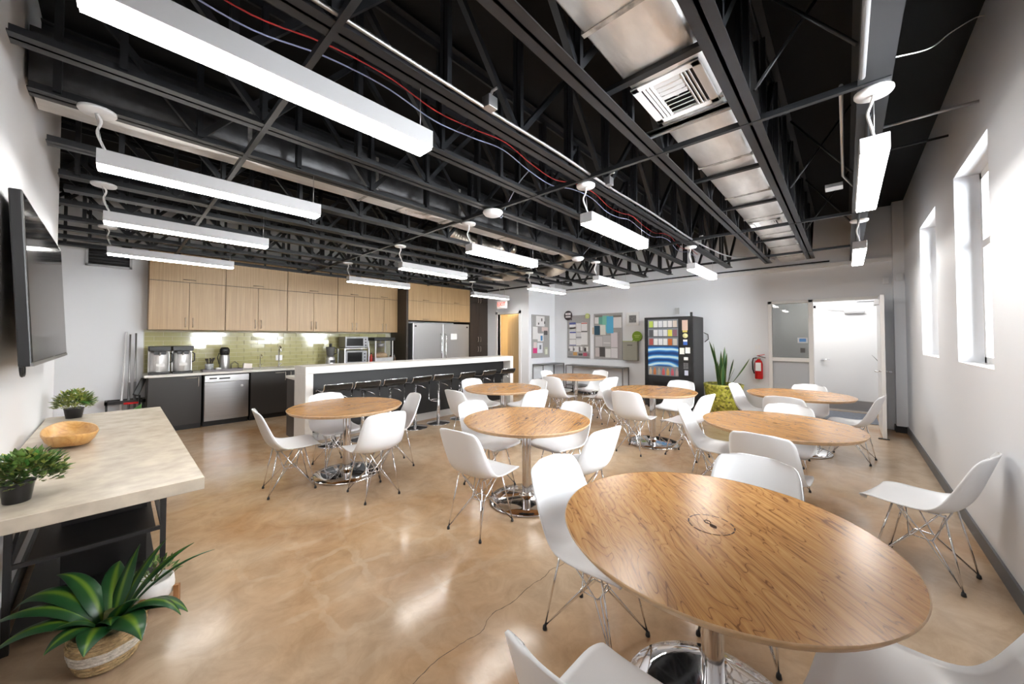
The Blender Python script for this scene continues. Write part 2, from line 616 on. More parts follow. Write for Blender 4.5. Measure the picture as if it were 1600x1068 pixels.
for s in (-1, 1):
    h = MB()
    yy = DY0 + .0675 + s * .0225
    h.tube([(-.86, yy, 1.0), (-.86, yy + s * .06, 1.0), (-.745, yy + s * .065, 1.0)], .011, 8)
    h.lathe([(0, 0), (.03, 0), (.03, .012), (0, .012)], 16, (-.86, yy, 1.0))
    h.build('lever_handle', CHROME, leaf)
MB().box(-.80, -.55, DY0 + .09, DY0 + .14, 2.02, 2.09).build('door_closer', INOX2, leaf)
MB().bar((-.60, DY0 + .13, 2.08), (-.05, DY0 + .32, 2.12), .02, .02).build('closer_arm', INOX2, leaf)
MB().box(-.94, -.90, DY0 + .02, DY0 + .14, .0, .012).build('door_stop', BLACKP, d1)
d2 = struct(thing('door_2', None, None, (10.2, 0, 0)))
f = MB().box(-.02, 0, .47, .53, 0, 2.2).box(-.02, 0, -.47, -.41, 0, 2.2).box(-.02, 0, -.47, .53, 2.14, 2.2)
f.build('door_frame', TRIMW, d2)
lf = MB().box(-.012, 0, -.41, .47, .015, 2.14).build('door_leaf', TRIMW, d2)
MB().box(-.016, -.012, -.38, .44, .03, .23).build('kick_plate', INOX, lf)
h = MB().tube([(-.012, .38, 1.05), (-.07, .38, 1.05), (-.075, .26, 1.05)], .011, 8)
h.lathe([(0, 0), (.032, 0), (.032, .012), (0, .012)], 16, (-.03, .38, 1.04))
h.build('lever_handle', CHROME, lf)
MB().box(-.07, -.012, -.28, .02, 2.0, 2.06).build('door_closer', INOX2, lf, bevel=.008)
MB().bar((-.06, .02, 2.09), (-.05, .30, 2.12), .015, .015).build('closer_arm', INOX2, lf)
d3 = struct(thing('door_3', None, None, (XD, 0, 0)))
f = MB().box(-.015, .115, 7.43, 7.52, 0, 2.26).box(-.015, .115, 6.53, 6.61, 0, 2.26).box(-.015, .115, 6.53, 7.52, 2.18, 2.26)
f.build('door_frame', TRIMW, d3)
lf = MB().box(.0, .78, -.02, .02, .01, 2.17).build('door_leaf', MAPLE, d3, 0, (.14, 6.63, 0), (0, 0, math.radians(72)))
for zz in (.35, 1.1, 1.85):
    MB().tube([(.01, .026, zz - .05), (.01, .026, zz + .05)], .012, 8).build('hinge', GALV, lf)
struct(d3)

# ---- green glazed tile backsplash on the kitchen wall
MB().box(.30, 4.74, WK - .004, WK, .92, 1.645).build('grout_bed', GROUT, wall_k)
TW, TH_, G = 0.226, 0.0755, 0.004
tm = MB().box(-TW / 2 + G / 2, TW / 2 - G / 2, -.009, .0, G / 2, TH_ - G / 2).mesh('tile', TILE)
th = MB().box(-TW / 4 + G / 2, TW / 4 - G / 2, -.009, .0, G / 2, TH_ - G / 2).mesh('tile', TILE)
rows = int((1.645 - .925) / TH_)
for r in range(rows):
    n = 19
    for k in range(n + (r % 2)):
        if r % 2 == 0:
            x, me = .31 + TW * (k + .5), tm
        else:
            x, me = .31 + TW * k, tm
            if k == 0:
                x, me = .31 + TW * .25, th
            if k == n:
                x, me = .31 + TW * (n - .25), th
        o = obj('tile', me, wall_k, 0, (x, WK - .004, .925 + r * TH_),
                (random.uniform(-.012, .012), 0, random.uniform(-.006, .006)))
MB().obox((2.26, WK - .016, 1.10), (.12, .006, .11)).build('outlet_plate', PLASTIC, wall_k, bevel=.003)

# grille high on the kitchen wall
g = thing('wall_grille', 'grey louvred air grille high on the white kitchen wall', 'grille', (-.10, WK - .03, 2.62))
f = MB().box(-.25, .25, 0, .03, 0, .03).box(-.25, .25, 0, .03, .28, .31).box(-.25, -.22, 0, .03, 0, .31).box(.22, .25, 0, .03, 0, .31)
f.build('frame', M('grey_metal', (.45, .45, .46), .4, .5), g)
MB().box(-.22, .22, .022, .03, .03, .28).build('back_plate', BLACKP, g)
for k in range(5):
    MB().obox((0, .012, .055 + k * .048), (.44, .022, .004), (.6, 0, 0)).build('louver', STEEL, g)

# ---- hairline crack across the slab (a shallow dark ribbon in the floor)
fl = bpy.data.objects['floor']
cp = [(.55, 1.37), (.78, 1.40), (.9, 1.41), (1.02, 1.425), (1.17, 1.415), (1.29, 1.395), (1.36, 1.43), (1.43, 1.44), (1.55, 1.418),
      (1.72, 1.432), (1.83, 1.42), (1.93, 1.432), (2.04, 1.41), (2.3, 1.43), (2.6, 1.40)]
cq = catmull([(x, y) for x, y in cp], 90)
rows = []
for k, q in enumerate(cq):
    hw = (0.0012 + 0.0012 * random.random()) * (1 if 4 < k < 80 else .4)
    j = random.uniform(-.003, .003)
    rows.append([(q[0], q[1] + j - hw, .0006), (q[0], q[1] + j + hw, .0006)])
MB().grid(rows, False).build('crack', M('crack_dark', (.10, .07, .045), .8), fl)

# ================================================================== ROOF STEEL
def ordinal(k):
    return ['first', 'second', 'third', 'fourth', 'fifth', 'sixth', 'seventh', 'eighth', 'ninth', 'tenth', 'eleventh', 'twelfth',
            'thirteenth', 'fourteenth', 'fifteenth'][k]


ZB, ZT = 2.84, 3.66                               # underside of bottom chord, top of top chord
PAN = 0.61
diag_me = MB().bar((0, 0, ZB + .04), (PAN, 0, ZT - .05), .036, .036).mesh('web_diagonal', STEEL)
diag_me2 = MB().bar((0, 0, ZT - .05), (PAN, 0, ZB + .04), .036, .036).mesh('web_diagonal', STEEL)
post_me = MB().bar((0, -.02, ZB + .03), (0, -.02, ZT - .05), .03, .03).bar((0, .02, ZB + .03), (0, .02, ZT - .05), .03, .03).mesh('web_post', STEEL)
JY = [0.42, 1.005, 1.625, 2.165, 2.72, 3.245, 4.02, 4.76, 5.20, 5.75, 6.50, 7.10, 7.70, 8.25]


def angle_pair(b, x0, x1, z0, flip, wd=.11):
    """two back to back steel angles"""
    h = wd / 2
    for s in (-1, 1):
        y0, y1 = sorted((s * .0008, s * h))
        b.box(x0, x1, y0, y1, z0, z0 + .008) if not flip else b.box(x0, x1, y0, y1, z0 + .05, z0 + .058)
        y0, y1 = sorted((s * .0008, s * .0088))
        b.box(x0, x1, y0, y1, z0, z0 + .058)
    return b


for k, y in enumerate(JY):
    x0, x1 = (-.35, 7.92) if y < 5.3 else ((-1.85, 7.7) if y < 6.1 else (-1.85, 6.95))
    t0, t1 = (WL, WF) if y < 5.3 else ((-1.9, WF) if y < 6.1 else (-1.9, XD))
    j = thing('roof_joist', '%s black open-web steel roof joist counted from the window wall' % ordinal(k), 'joist', (0, y, 0), 0,
              'black roof joists under the deck')
    angle_pair(MB(), x0, x1, ZB, False).build('bottom_chord', STEEL, j)
    angle_pair(MB(), t0, t1, ZT - .058, True).build('top_chord', STEEL, j)
    x = x0 + .10 + (0.0 if k % 2 else .25); i = 0
    while x + PAN < x1 + .05:
        obj('web_diagonal', diag_me if i % 2 else diag_me2, j, 0, (x, 0, 0))
        obj('web_post', post_me, j, 0, (x, 0, 0))
        x += PAN; i += 1
    if y < 5.3:
        MB().bar((x1 - .1, 0, ZB + .04), (min(t1 - .05, x1 + .6), 0, ZT - .05), .036, .036).build('web_diagonal', STEEL, j)

# beam above the row of lights along the windows
bm = thing('roof_beam', 'black steel roof beam above the lights along the window wall', 'beam', (0, -.13, 0))
MB().box(-.38, WF, -.065, .065, ZB, ZB + .012).build('bottom_flange', STEEL, bm)
MB().box(-.38, WF, -.006, .006, ZB + .012, ZT).build('web', STEEL, bm)
MB().box(-.38, WF, -.065, .065, ZT, ZT + .012).build('top_flange', STEEL, bm)
# bridging rods across the joists, and cross ties beside the beam
for k, (x, lab) in enumerate(((.62, 'bridging angle crossing the joists above the marble table'),
                              (2.66, 'bridging angle crossing the joists above the middle of the tables'),
                              (5.35, 'bridging angle crossing the joists near the vending machine'),
                              (7.25, 'bridging angle crossing the joists closest to the far wall'))):
    b = MB().box(x - .015, x + .015, -.19, 8.3, ZB - .004, ZB).box(x - .015, x - .011, -.19, 8.3, ZB, ZB + .03)
    tag(b.build('bridging_angle', STEEL), 'black steel ' + lab, 'brace')
for k, (x, lab) in enumerate(((2.35, 'near'), (4.15, 'middle'), (5.9, 'far'))):
    c = thing('cross_brace', 'black crossed rods between window beam and first joist, %s pair' % lab, 'brace', (x, 0, 0))
    MB().tube([(0, -.06, ZB + .05), (.2, .36, ZT - .08)], .009, 6).build('rod', STEEL, c)
    MB().tube([(.05, .36, ZB + .05), (.25, -.06, ZT - .08)], .009, 6).build('rod', STEEL, c)
tag(MB().tube([(4.0, -.124, 3.135), (4.0, WR, 3.135)], .011, 8).build('tie_rod', GALV),
    'pale steel rod from the roof beam into the window wall', 'rod')
tag(MB().tube([(5.0, -.124, 3.31), (5.0, WR, 3.31)], .011, 8).build('tie_rod', STEEL),
    'dark steel rod from the roof beam into the window wall', 'rod')

# ---- ducts
FOILW = FOIL


def duct(label, y0, y1, z0, z1, x0, x1, step, side_mat=None):
    t = thing('air_duct', label, 'duct', (x0, (y0 + y1) / 2, z0))
    hw = (y1 - y0) / 2; h = z1 - z0
    x = 0.0
    while x < x1 - x0 - .05:
        e = min(x + step, x1 - x0)
        # slightly sagging insulated section
        rows = []
        nx = 7
        for i in range(nx):
            u = i / (nx - 1)
            sag = .012 * math.sin(PI * u)
            r = []
            for (py, pz) in ((-hw, h), (-hw - sag * .3, h * .5), (-hw, 0.015), (-hw + .015, 0), (0, -sag), (hw - .015, 0), (hw, .015), (hw + sag * .3, h * .5), (hw, h), (-hw, h)):
                r.append((x + u * (e - x), py, pz - (sag * .2 if pz < .1 else 0)))
            rows.append(r)
        if side_mat:
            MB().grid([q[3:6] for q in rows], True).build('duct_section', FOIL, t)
            MB().grid([q[0:4] for q in rows], True).build('duct_side', side_mat, t)
            MB().grid([q[5:10] for q in rows], True).build('duct_side', side_mat, t)
        else:
            MB().grid(rows, True).build('duct_section', FOIL, t)
        if e < x1 - x0 - .1:
            bb = MB().box(e - .014, e + .014, -hw - .004, hw + .004, -.006, h + .003)
            bb.build('tape_band', TAPE, t)
        x = e
    return t


duct('long silver foil wrapped air duct between the first two joists', .52, .905, 2.95, 3.32, -.37, 8.60, .93)
duct('silver foil wrapped air duct running toward the kitchen side', 3.42, 3.84, 2.98, 3.30, -.37, 5.25, 1.05, M('dark_duct_side', (.045, .045, .048), .35, .3, noise=(9, .5)))  # sides a darker grey than the foil underside


def diffuser(label, x, y, z, wx, wy):
    t = thing('ceiling_diffuser', label, 'air vent', (x, y, z))
    f = MB()
    a, c = wx / 2, wy / 2; e = .045
    f.box(-a, a, -c, -c + e, -.014, 0).box(-a, a, c - e, c, -.014, 0).box(-a, -a + e, -c, c, -.014, 0).box(a - e, a, -c, c, -.014, 0)
    f.build('frame', WHITE_METAL, t, bevel=.004)
    MB().box(-a + e, a - e, -c + e, c - e, -.003, 0).build('back_plate', BLACKP, t)
    iw = wy - 2 * e
    for k in range(3):
        MB().obox((0, -c + e + .02 + k * iw * .075, -.010), (wx - 2 * e, .016, .004), (.7, 0, 0)).build('louver', WHITE_METAL, t)
        MB().obox((0, c - e - .02 - k * iw * .075, -.010), (wx - 2 * e, .016, .004), (-.7, 0, 0)).build('louver', WHITE_METAL, t)
    for k in range(8):
        MB().obox((-a + e + (k + .5) * (wx - 2 * e) / 8, 0, -.010), (.022, iw * .50, .004), (0, .7 if k < 4 else -.7, 0)).build('louver', WHITE_METAL, t)
    return t


diffuser('white louvred air diffuser in the near part of the foil duct', 2.215, .72, 2.945, .44, .37)
diffuser('white louvred air diffuser near the far end of the foil duct', 5.55, .72, 2.945, .40, .33)
diffuser('white louvred air diffuser in the duct toward the kitchen', 2.35, 3.63, 2.975, .40, .36)
for x, m, lab in ((1.90, STEEL, 'black angle strap carrying the duct before the diffuser'), (2.52, GALV, 'galvanised channel carrying the duct beside the near diffuser'),
                  (3.55, STEEL, 'black angle strap under the middle of the foil duct'), (4.55, STEEL, 'black angle strap under the duct past its middle'),
                  (6.4, STEEL, 'black angle strap under the far part of the duct')):
    bb = MB().box(x - .022, x + .022, .41, 1.02, 2.91, 2.935)
    if m is GALV:
        bb.box(x - .022, x - .018, .41, 1.02, 2.90, 2.945)
    tag(bb.build('duct_strap', m), lab, 'strap')


def flex(label, path, r):
    P = catmull(path, 60)
    rs = [r * (1 + .07 * math.sin(i * 2.1)) for i in range(60)]
    t = thing('flexible_duct', label, 'duct', (0, 0, 0))
    MB().tube([tuple(q) for q in P], rs, 14).build('sleeve', M('crinkled_foil', (.62, .56, .48), .3, .85, bump=(45, .8)), t)
    for k in (14, 45):
        q = P[k]
        MB().tube([(q[0], q[1], q[2] + r * .9), (q[0], q[1], ZC)], .003, 5).build('hanger_wire', GALV, t)


flex('crinkled foil flexible duct sagging between joists toward the far wall', [(5.2, 3.63, 3.12), (5.6, 3.7, 3.08), (5.95, 4.1, 2.98), (6.2, 4.5, 2.96), (6.4, 4.95, 3.0)], .15)
flex('crinkled foil flexible duct nearer the exit sign', [(5.9, 5.0, 3.05), (5.95, 5.45, 2.94), (6.0, 5.95, 2.98), (6.0, 6.4, 3.05)], .14)
flex('grey foil flexible duct above the bar', [(3.2, 4.3, 3.1), (3.6, 4.4, 3.05), (4.2, 4.45, 3.05), (4.8, 4.4, 3.1)], .11)

# ---- conduits, cables, boxes
cq = catmull([(-.3, 1.555, 2.87), (.6, 1.555, 2.862), (1.5, 1.553, 2.862), (2.2, 1.55, 2.87), (2.95, 1.553, 2.86), (3.6, 1.54, 2.862), (4.3, 1.55, 2.875), (5.2, 1.545, 2.86), (6.0, 1.50, 2.85), (6.9, 1.40, 2.86), (7.6, 1.15, 2.92), (8.2, .95, 2.95)], 70)
tag(MB().tube([tuple(q) for q in cq], .011, 6).build('metal_cable', GALV), 'silver metal-clad cable lying along the third joist', 'cable')
for x, lab in ((1.47, 'small galvanised junction box on the third joist, nearer one'), (2.93, 'small galvanised junction box on the third joist, farther one'), (5.6, 'small galvanised junction box on the third joist, farthest one')):
    t = thing('junction_box', lab, 'electrical box', (x, 1.53, 2.862))
    MB().box(-.035, .035, -.03, .03, -.01, .06).build('box', GALV, t, bevel=.003)
    MB().tube([(0, 0, .06), (0, -.02, .09), (0, -.06, .09)], .008, 6).build('clamp', GALV, t)
for dy, dz, m, lab in ((0, 0, flat(.45, .02, .02), 'thin red cable strung through the roof joists'), (.03, -.05, flat(.35, .40, .62), 'thin blue cable strung beside the red one')):
    cq = catmull([(x, 2.05 + dy + .02 * math.sin(x * 3), 3.08 + dz - .04 * math.sin(x * 5.1)) for x in np.arange(-.3, 7.6, .35)], 120)
    tag(MB().tube([tuple(q) for q in cq], .0045, 5).build('cable', m), lab, 'cable')
for x, y, lab in ((2.63, 2.69, 'white domed ceiling sensor hanging below the joists, nearer one'), (5.09, 3.22, 'white domed ceiling sensor near the far wall lights')):
    t = thing('ceiling_sensor', lab, 'sensor', (x, y, 2.76))
    MB().lathe([(0, 0), (.05, .004), (.085, .018), (.105, .045), (.10, .06), (0, .062)], 28).build('dome', PLASTIC, t)
    cq = catmull([(.08, 0, .05), (.18, .05, .05), (.20, .0, .16), (.06, -.3, .28), (.02, -.5, .36)], 20)
    MB().tube([tuple(q) for q in cq], .005, 5).build('lead', flat(.5, .55, .7), t)
# conduit with box under the window beam
t = thing('conduit_run', 'grey conduits with a flat box on the roof beam by the windows', 'conduit', (0, -.10, ZB - .012))
MB().tube([(-.3, .02, 0), (2.55, .02, 0)], .013, 8).build('conduit', GALV, t)
MB().tube([(2.75, .10, .10), (4.3, .10, .10), (4.5, .03, .05)], .010, 8).build('conduit', GALV, t)
MB().box(4.3, 4.42, .10, .22, .02, .05).build('box', GALV, t)
MB().tube([(3.0, -.02, 0), (8.4, -.02, 0)], .012, 8).build('conduit', STEEL, t)
cq = catmull([(2.53, -.195, 2.86), (2.9, -.35, 3.04), (3.3, -.48, 3.30), (3.6, -.62, 3.50), (3.79, WR + .004, 3.60)], 24)
tag(MB().tube([tuple(q) for q in cq], .0035, 5).build('cable', CORD), 'thin white cable from the roof beam to the window wall', 'cable')
cq = catmull([(WF - .02, 5.9, 2.86), (WF - .03, 4.0, 2.87), (WF - .02, 2.0, 2.88), (WF - .03, .2, 2.88)], 20)
tag(MB().tube([tuple(q) for q in cq], .012, 6).build('conduit', STEEL), 'thin dark conduit along the ledge of the far wall', 'conduit')

# ================================================================== PENDANT LIGHTS
LROW = [(-.13, 'row beside the windows'), (1.66, 'row nearest the window row'), (3.225, 'middle row'), (4.74, 'row over the bar stools'), (6.50, 'row closest to the kitchen')]
LCOL = [(-.10, 'near'), (2.76, 'middle'), (5.68, 'far')]


def make_light():
    t = thing('pendant_light', 'x', 'light', (0, 0, 2.5), 0, 'white linear pendant lights')
    Lg = 1.22
    MB().box(0, Lg, -.06, .06, .012, .10).build('housing', M('fixture_grey', (.56, .56, .575), .4), t, bevel=.003)
    MB().box(.006, Lg - .006, -.054, .054, 0, .012).build('diffuser', DIFF, t)
    MB().lathe([(0, .32), (.075, .32), (.08, .328), (.08, .34), (0, .34)], 28, (.0, 0, 0)).build('canopy', WHITE_METAL, t)
    cq = catmull([(.0, 0, .32), (.015, .01, .28), (.0, .025, .22), (.02, .01, .15), (.04, 0, .10)], 18)
    MB().tube([tuple(q) for q in cq], .007, 8).build('cord', CORD, t)
    MB().tube([(.03, .0, .10), (-.01, 0, .32)], .0015, 5).build('cable', GALV, t)
    MB().tube([(Lg - .04, 0, .10), (Lg - .04, 0, .345)], .0018, 5).build('cable', GALV, t)
    MB().lathe([(0, .10), (.008, .10), (.006, .125), (0, .125)], 10, (Lg - .04, 0, 0)).build('ferrule', GALV, t)
    return t


l0 = None
ZL = 2.50
for i, (y, rl) in enumerate(LROW):
    for k, (x, cl) in enumerate(LCOL):
        if i == 0 and k == 0:
            continue
        lab = '%s white linear pendant light of the %s' % ({'near': 'nearest', 'middle': 'second', 'far': 'farthest'}[cl], rl)
        if i == 0 and k == 1:
            lab = 'nearer white linear pendant light of the row beside the windows'
        if l0 is None:
            l0 = make_light(); l0.location = (x, y, ZL); l0['label'] = lab
        else:
            dup(l0, (x, y, ZL), 0, lab)
# lamps of the two rooms behind the doors
WARM = M('warm_lamp', (.9, .9, .9), .5, emit=((1.0, .82, .56), 42.0))
COOL = M('corridor_lamp', (.9, .9, .9), .5, emit=((1.0, .98, .95), 8.0))
t = thing('ceiling_lamp', 'flat square lamp on the corridor ceiling behind the open door', 'light', (9.5, .25, 2.6))
MB().box(-.3, .3, -.6, .6, -.05, 0).build('housing', WHITE_METAL, t)
MB().box(-.27, .27, -.57, .57, -.056, -.05).build('diffuser', COOL, t)
t = thing('ceiling_lamp', 'round warm lamp on the ceiling behind the kitchen doorway', 'light', (8.0, 7.2, 2.6))
MB().lathe([(0, 0), (.2, 0), (.2, -.04), (.19, -.05)], 28).build('housing', WHITE_METAL, t)
MB().lathe([(.19, -.05), (.12, -.08), (0, -.09)], 28).build('diffuser', WARM, t)

# ================================================================== ROUND TABLES
TR = 0.582
TABLES = {
    'T0': (1.633, .412, 44, 'large round oak table nearest the camera, in the right foreground', 'the nearest oak table'),
    'T1': (1.749, 4.103, 5, 'round oak table in front of the left end of the bar', 'the oak table by the bar end'),
    'T2': (2.599, 2.206, 20, 'round oak table in the centre of the room', 'the central oak table'),
    'T3': (3.940, .455, 65, 'second round oak table along the window wall, behind the nearest one', 'the second oak table along the windows'),
    'T4': (3.979, 3.849, 12, 'round oak table in front of the middle bar stools', 'the oak table before the middle bar stools'),
    'T5': (6.121, 3.926, -8, 'farthest round oak table, in front of the bulletin boards', 'the farthest oak table'),
    'T6': (5.227, 2.062, 3, 'round oak table in front of the vending machine', 'the oak table facing the vending machine'),
    'T7': (6.199, .484, 80, 'round oak table closest to the open white door', 'the oak table closest to the open door'),
}


def make_table():
    t = thing('round_table', 'x', 'table', (0, 0, 0), 0, 'round oak dining tables')
    z1 = .75
    MB().lathe([(0, z1 - .006), (TR - .012, z1 - .006), (TR - .012, z1), (TR - .004, z1), (0, z1)][0:1] + [(0, z1 - .028), (TR - .02, z1 - .028), (TR - .003, z1 - .006), (TR - .003, z1), (0, z1)], 96, smooth=False).build('tabletop', OAK, t)
    MB().lathe([(TR - .02, z1 - .030), (TR - .002, z1 - .008), (TR + .001, z1 - .002), (TR - .003, z1 + .0006)], 96).build('edge_band', OAK_EDGE, t)
    # branded ring with a small leaf-like mark in the middle
    em = MB()
    BR = M('branded_mark', (.035, .016, .006), .75, spec=.1)
    for k in range(14):
        a0 = 2 * PI * k / 14; a1 = a0 + 2 * PI / 14 * random.uniform(.62, .92)
        rows = []
        for i in range(6):
            a = a0 + (a1 - a0) * i / 5
            rows.append([(r * math.cos(a), r * math.sin(a), z1 + .0007) for r in (.079, .0845)])
        em.grid(rows, False)
    em.build('branded_ring', BR, t)['kind'] = 'stuff'
    em = MB()
    rows = []
    for i in range(9):
        u = i / 8
        x = -.035 + .04 * u
        hw = .012 * math.sin(PI * u) + .0005
        rows.append([(x, -hw, z1 + .0007), (x, hw, z1 + .0007)])
    em.grid(rows, False)
    em.build('branded_leaf', BR, t)
    em = MB()
    em.tube([(.0, .0, z1 + .0005), (.012, .014, z1 + .0005), (.03, .012, z1 + .0005), (.036, 0, z1 + .0005), (.026, -.008, z1 + .0005), (.01, -.004, z1 + .0005)], .0018, 5)
    em.build('branded_loop', BR, t)
    MB().lathe([(0, z1 - .045), (.16, z1 - .045), (.16, z1 - .03), (0, z1 - .029)], 32).build('mounting_plate', BLACKP, t)
    MB().lathe([(.041, .05), (.041, z1 - .045)], 32).build('column', CHROME, t)
    MB().lathe([(.075, .045), (.06, .05), (.05, .06), (.046, .075), (.0415, .08)], 32).build('collar', CHROME, t)
    MB().lathe([(.0, .0), (.335, .0), (.345, .005), (.345, .012), (.335, .020), (.25, .030), (.15, .038), (.07, .046), (0, .048)], 64).build('base', CHROME, t)
    return t


tt = make_table()
first = True
for k, (x, y, rz, lab, _) in TABLES.items():
    if first:
        tt.location = (x, y, 0); tt.rotation_euler = (0, 0, math.radians(rz)); tt['label'] = lab; first = False
    else:
        dup(tt, (x, y, 0), math.radians(rz), lab)


# ================================================================== CHAIRS
def shell_mesh():
    P = [(.238, .412), (.243, .424), (.232, .438), (.17, .443), (.06, .432), (-.05, .424), (-.13, .438), (-.19, .49), (-.228, .57), (-.258, .66),
         (-.285, .745), (-.303, .80), (-.311, .822)]
    Wd = [.17, .192, .208, .226, .234, .235, .232, .228, .224, .216, .203, .176, .120]
    Cu = [.004, .006, .010, .014, .022, .036, .056, .066, .062, .052, .042, .032, .026]
    n = 46; m = 19
    # resample with more rows at both ends for round corners
    pts = catmull([(p[0], p[1], wd, cu) for p, wd, cu in zip(P, Wd, Cu)], n)
    pts = np.array(pts)
    tan = np.gradient(pts[:, :2], axis=0)
    tan /= np.linalg.norm(tan, axis=1)[:, None]
    nor = np.stack([tan[:, 1], -tan[:, 0]], 1)
    rows_in, rows_out = [], []
    for i in range(n):
        x, z, wd, cu = pts[i]
        # superelliptic end rounding
        ri, ro = [], []
        for j in range(m):
            s = -1 + 2 * j / (m - 1)
            s = math.copysign(abs(s) ** .9, s)
            lift = cu * abs(s) ** 3.0
            px = x + nor[i, 0] * lift; pz = z + nor[i, 1] * lift
            # crown the top and front edges
            if i > n - 8:
                q = (i - (n - 8)) / 7
                pz -= .018 * q * s ** 4
            if i < 6:
                q = (6 - i) / 6
                px -= .020 * q * s ** 4
            py = s * wd
            ri.append((px, py, pz))
            th = .0075
            ro.append((px - nor[i, 0] * th, py * (1.012), pz - nor[i, 1] * th))
        rows_in.append(ri); rows_out.append(ro)
    b = MB()
    vs = [q for r in rows_in for q in r] + [q for r in rows_out for q in r]
    N0 = n * m
    fs = []
    for i in range(n - 1):
        for j in range(m - 1):
            a = i * m + j
            fs.append((a, a + m, a + m + 1, a + 1))
            fs.append((N0 + a, N0 + a + 1, N0 + a + m + 1, N0 + a + m))
    for i in range(n - 1):
        a = i * m
        fs.append((a, N0 + a, N0 + a + m, a + m))
        a = i * m + m - 1
        fs.append((a, a + m, N0 + a + m, N0 + a))
    for j in range(m - 1):
        fs.append((j, j + 1, N0 + j + 1, N0 + j))
        a = (n - 1) * m + j
        fs.append((a, N0 + a, N0 + a + 1, a + 1))
    b.add(vs, fs, True)
    return b


def make_chair():
    t = thing('shell_chair', 'x', 'chair', (0, 0, 0), 0, 'white shell chairs around the oak tables')
    shell_mesh().build('seat_shell', PLASTIC, t)
    r = .0055
    for sx in (-1, 1):
        for sy in (-1, 1):
            Fp = (sx * .198, sy * .166, .018)
            Mo = (sx * .115 - .01, sy * .125, .412)
            R1 = (sx * .030, sy * .062, .225)
            R2 = (sx * .052, sy * .040, .215)
            lg = MB()
            lg.tube([Fp, Mo], r, 6)
            lg.tube([(Fp[0] + sx * .002, Fp[1], Fp[2]), R1, (-sx * .085 - .01, sy * .120, .412)], r * .85, 6)
            lg.tube([(Fp[0], Fp[1] + sy * .002, Fp[2]), R2, (sx * .110 - .01, -sy * .085, .412)], r * .85, 6)
            lo = lg.build('leg', CHROME, t)
            MB().lathe([(0, 0), (.011, 0), (.012, .006), (.009, .022), (0, .024)], 12, (Fp[0], Fp[1], 0)).build('foot_glide', BLACKP, lo)
    ring = MB().tube([(.05, .06, .22), (-.05, .06, .22), (-.05, -.06, .22), (.05, -.06, .22)], r * .85, 6, closed=True)
    ring.build('brace', CHROME, t)
    for sy in (-1, 1):
        MB().tube([(.11, sy * .13, .416), (-.13, sy * .13, .418)], r, 6).build('mount_rail', CHROME, t)
    return t


# table, back-of-seat point (x, y), heading in degrees, where it stands
CH = [
    ('T1', .883, 4.154, -6, 'at the left side of'),
    ('T1', 1.763, 4.790, -91, 'between bar and table, at'),
    ('T1', 1.699, 3.092, 88, 'back to camera at'),
    ('T1', 2.529, 3.905, 168, 'at the right side of'),
    ('T2', 1.696, 2.150, 6, 'at the left front of'),
    ('T2', 2.596, 3.020, -88, 'at the far left of'),
    ('T2', 3.375, 2.115, 174, 'at the far right of'),
    ('T2', 2.551, 1.323, 82, 'at the right front of'),
    ('T4', 2.980, 3.825, 0, 'at the left side of'),
    ('T4', 4.047, 4.690, -94, 'on the bar side of'),
    ('T4', 3.764, 2.972, 80, 'on the near side of'),
    ('T4', 4.775, 3.743, 172, 'at the right side of'),
    ('T5', 5.200, 3.875, -2, 'at the left side of'),
    ('T5', 6.113, 4.690, -88, 'on the far left of'),
    ('T5', 6.993, 3.826, 168, 'on the far right of'),
    ('T5', 5.868, 3.000, 78, 'on the near right of'),
    ('T6', 5.115, 2.800, -86, 'at the far left of'),
    ('T6', 4.406, 2.104, 0, 'on the near left of'),
    ('T6', 6.173, 1.953, 178, 'on the vending machine side of'),
    ('T6', 4.890, 1.210, 80, 'at the right side of'),
    ('T7', 6.321, 1.299, -97, 'at the left side of'),
    ('T7', 6.932, .408, 176, 'on the door side of'),
    ('T7', 6.152, -.328, 80, 'at the right side of'),
    ('T7', 5.250, .555, -4, 'on the near side of'),
    ('T3', 3.937, 1.280, -84, 'at the left side of'),
    ('T3', 4.706, .444, 178, 'on the far side of'),
    ('T3', 3.093, .470, -6, 'on the near side of'),
    ('T0', 1.687, 1.272, -92, 'at the left side of'),
    ('T0', 2.514, .389, 178, 'on the far side of'),
    ('T0', 3.475, -.640, 71, None),
    ('T0', .610, .430, 0, 'at the lower left of'),
    ('T0', 1.560, -.455, 84, 'at the lower right of'),
]
ch0 = None
for (tk, bx, by, hd, where) in CH:
    a = math.radians(hd)
    x, y = bx + .31 * math.cos(a), by + .31 * math.sin(a)
    lab = 'white shell chair %s %s' % (where, TABLES[tk][4]) if where else 'white shell chair standing alone against the window wall on the right'
    if ch0 is None:
        ch0 = make_chair(); ch0.location = (x, y, 0); ch0.rotation_euler = (0, 0, a); ch0['label'] = lab
    else:
        dup(ch0, (x, y, 0), a, lab)

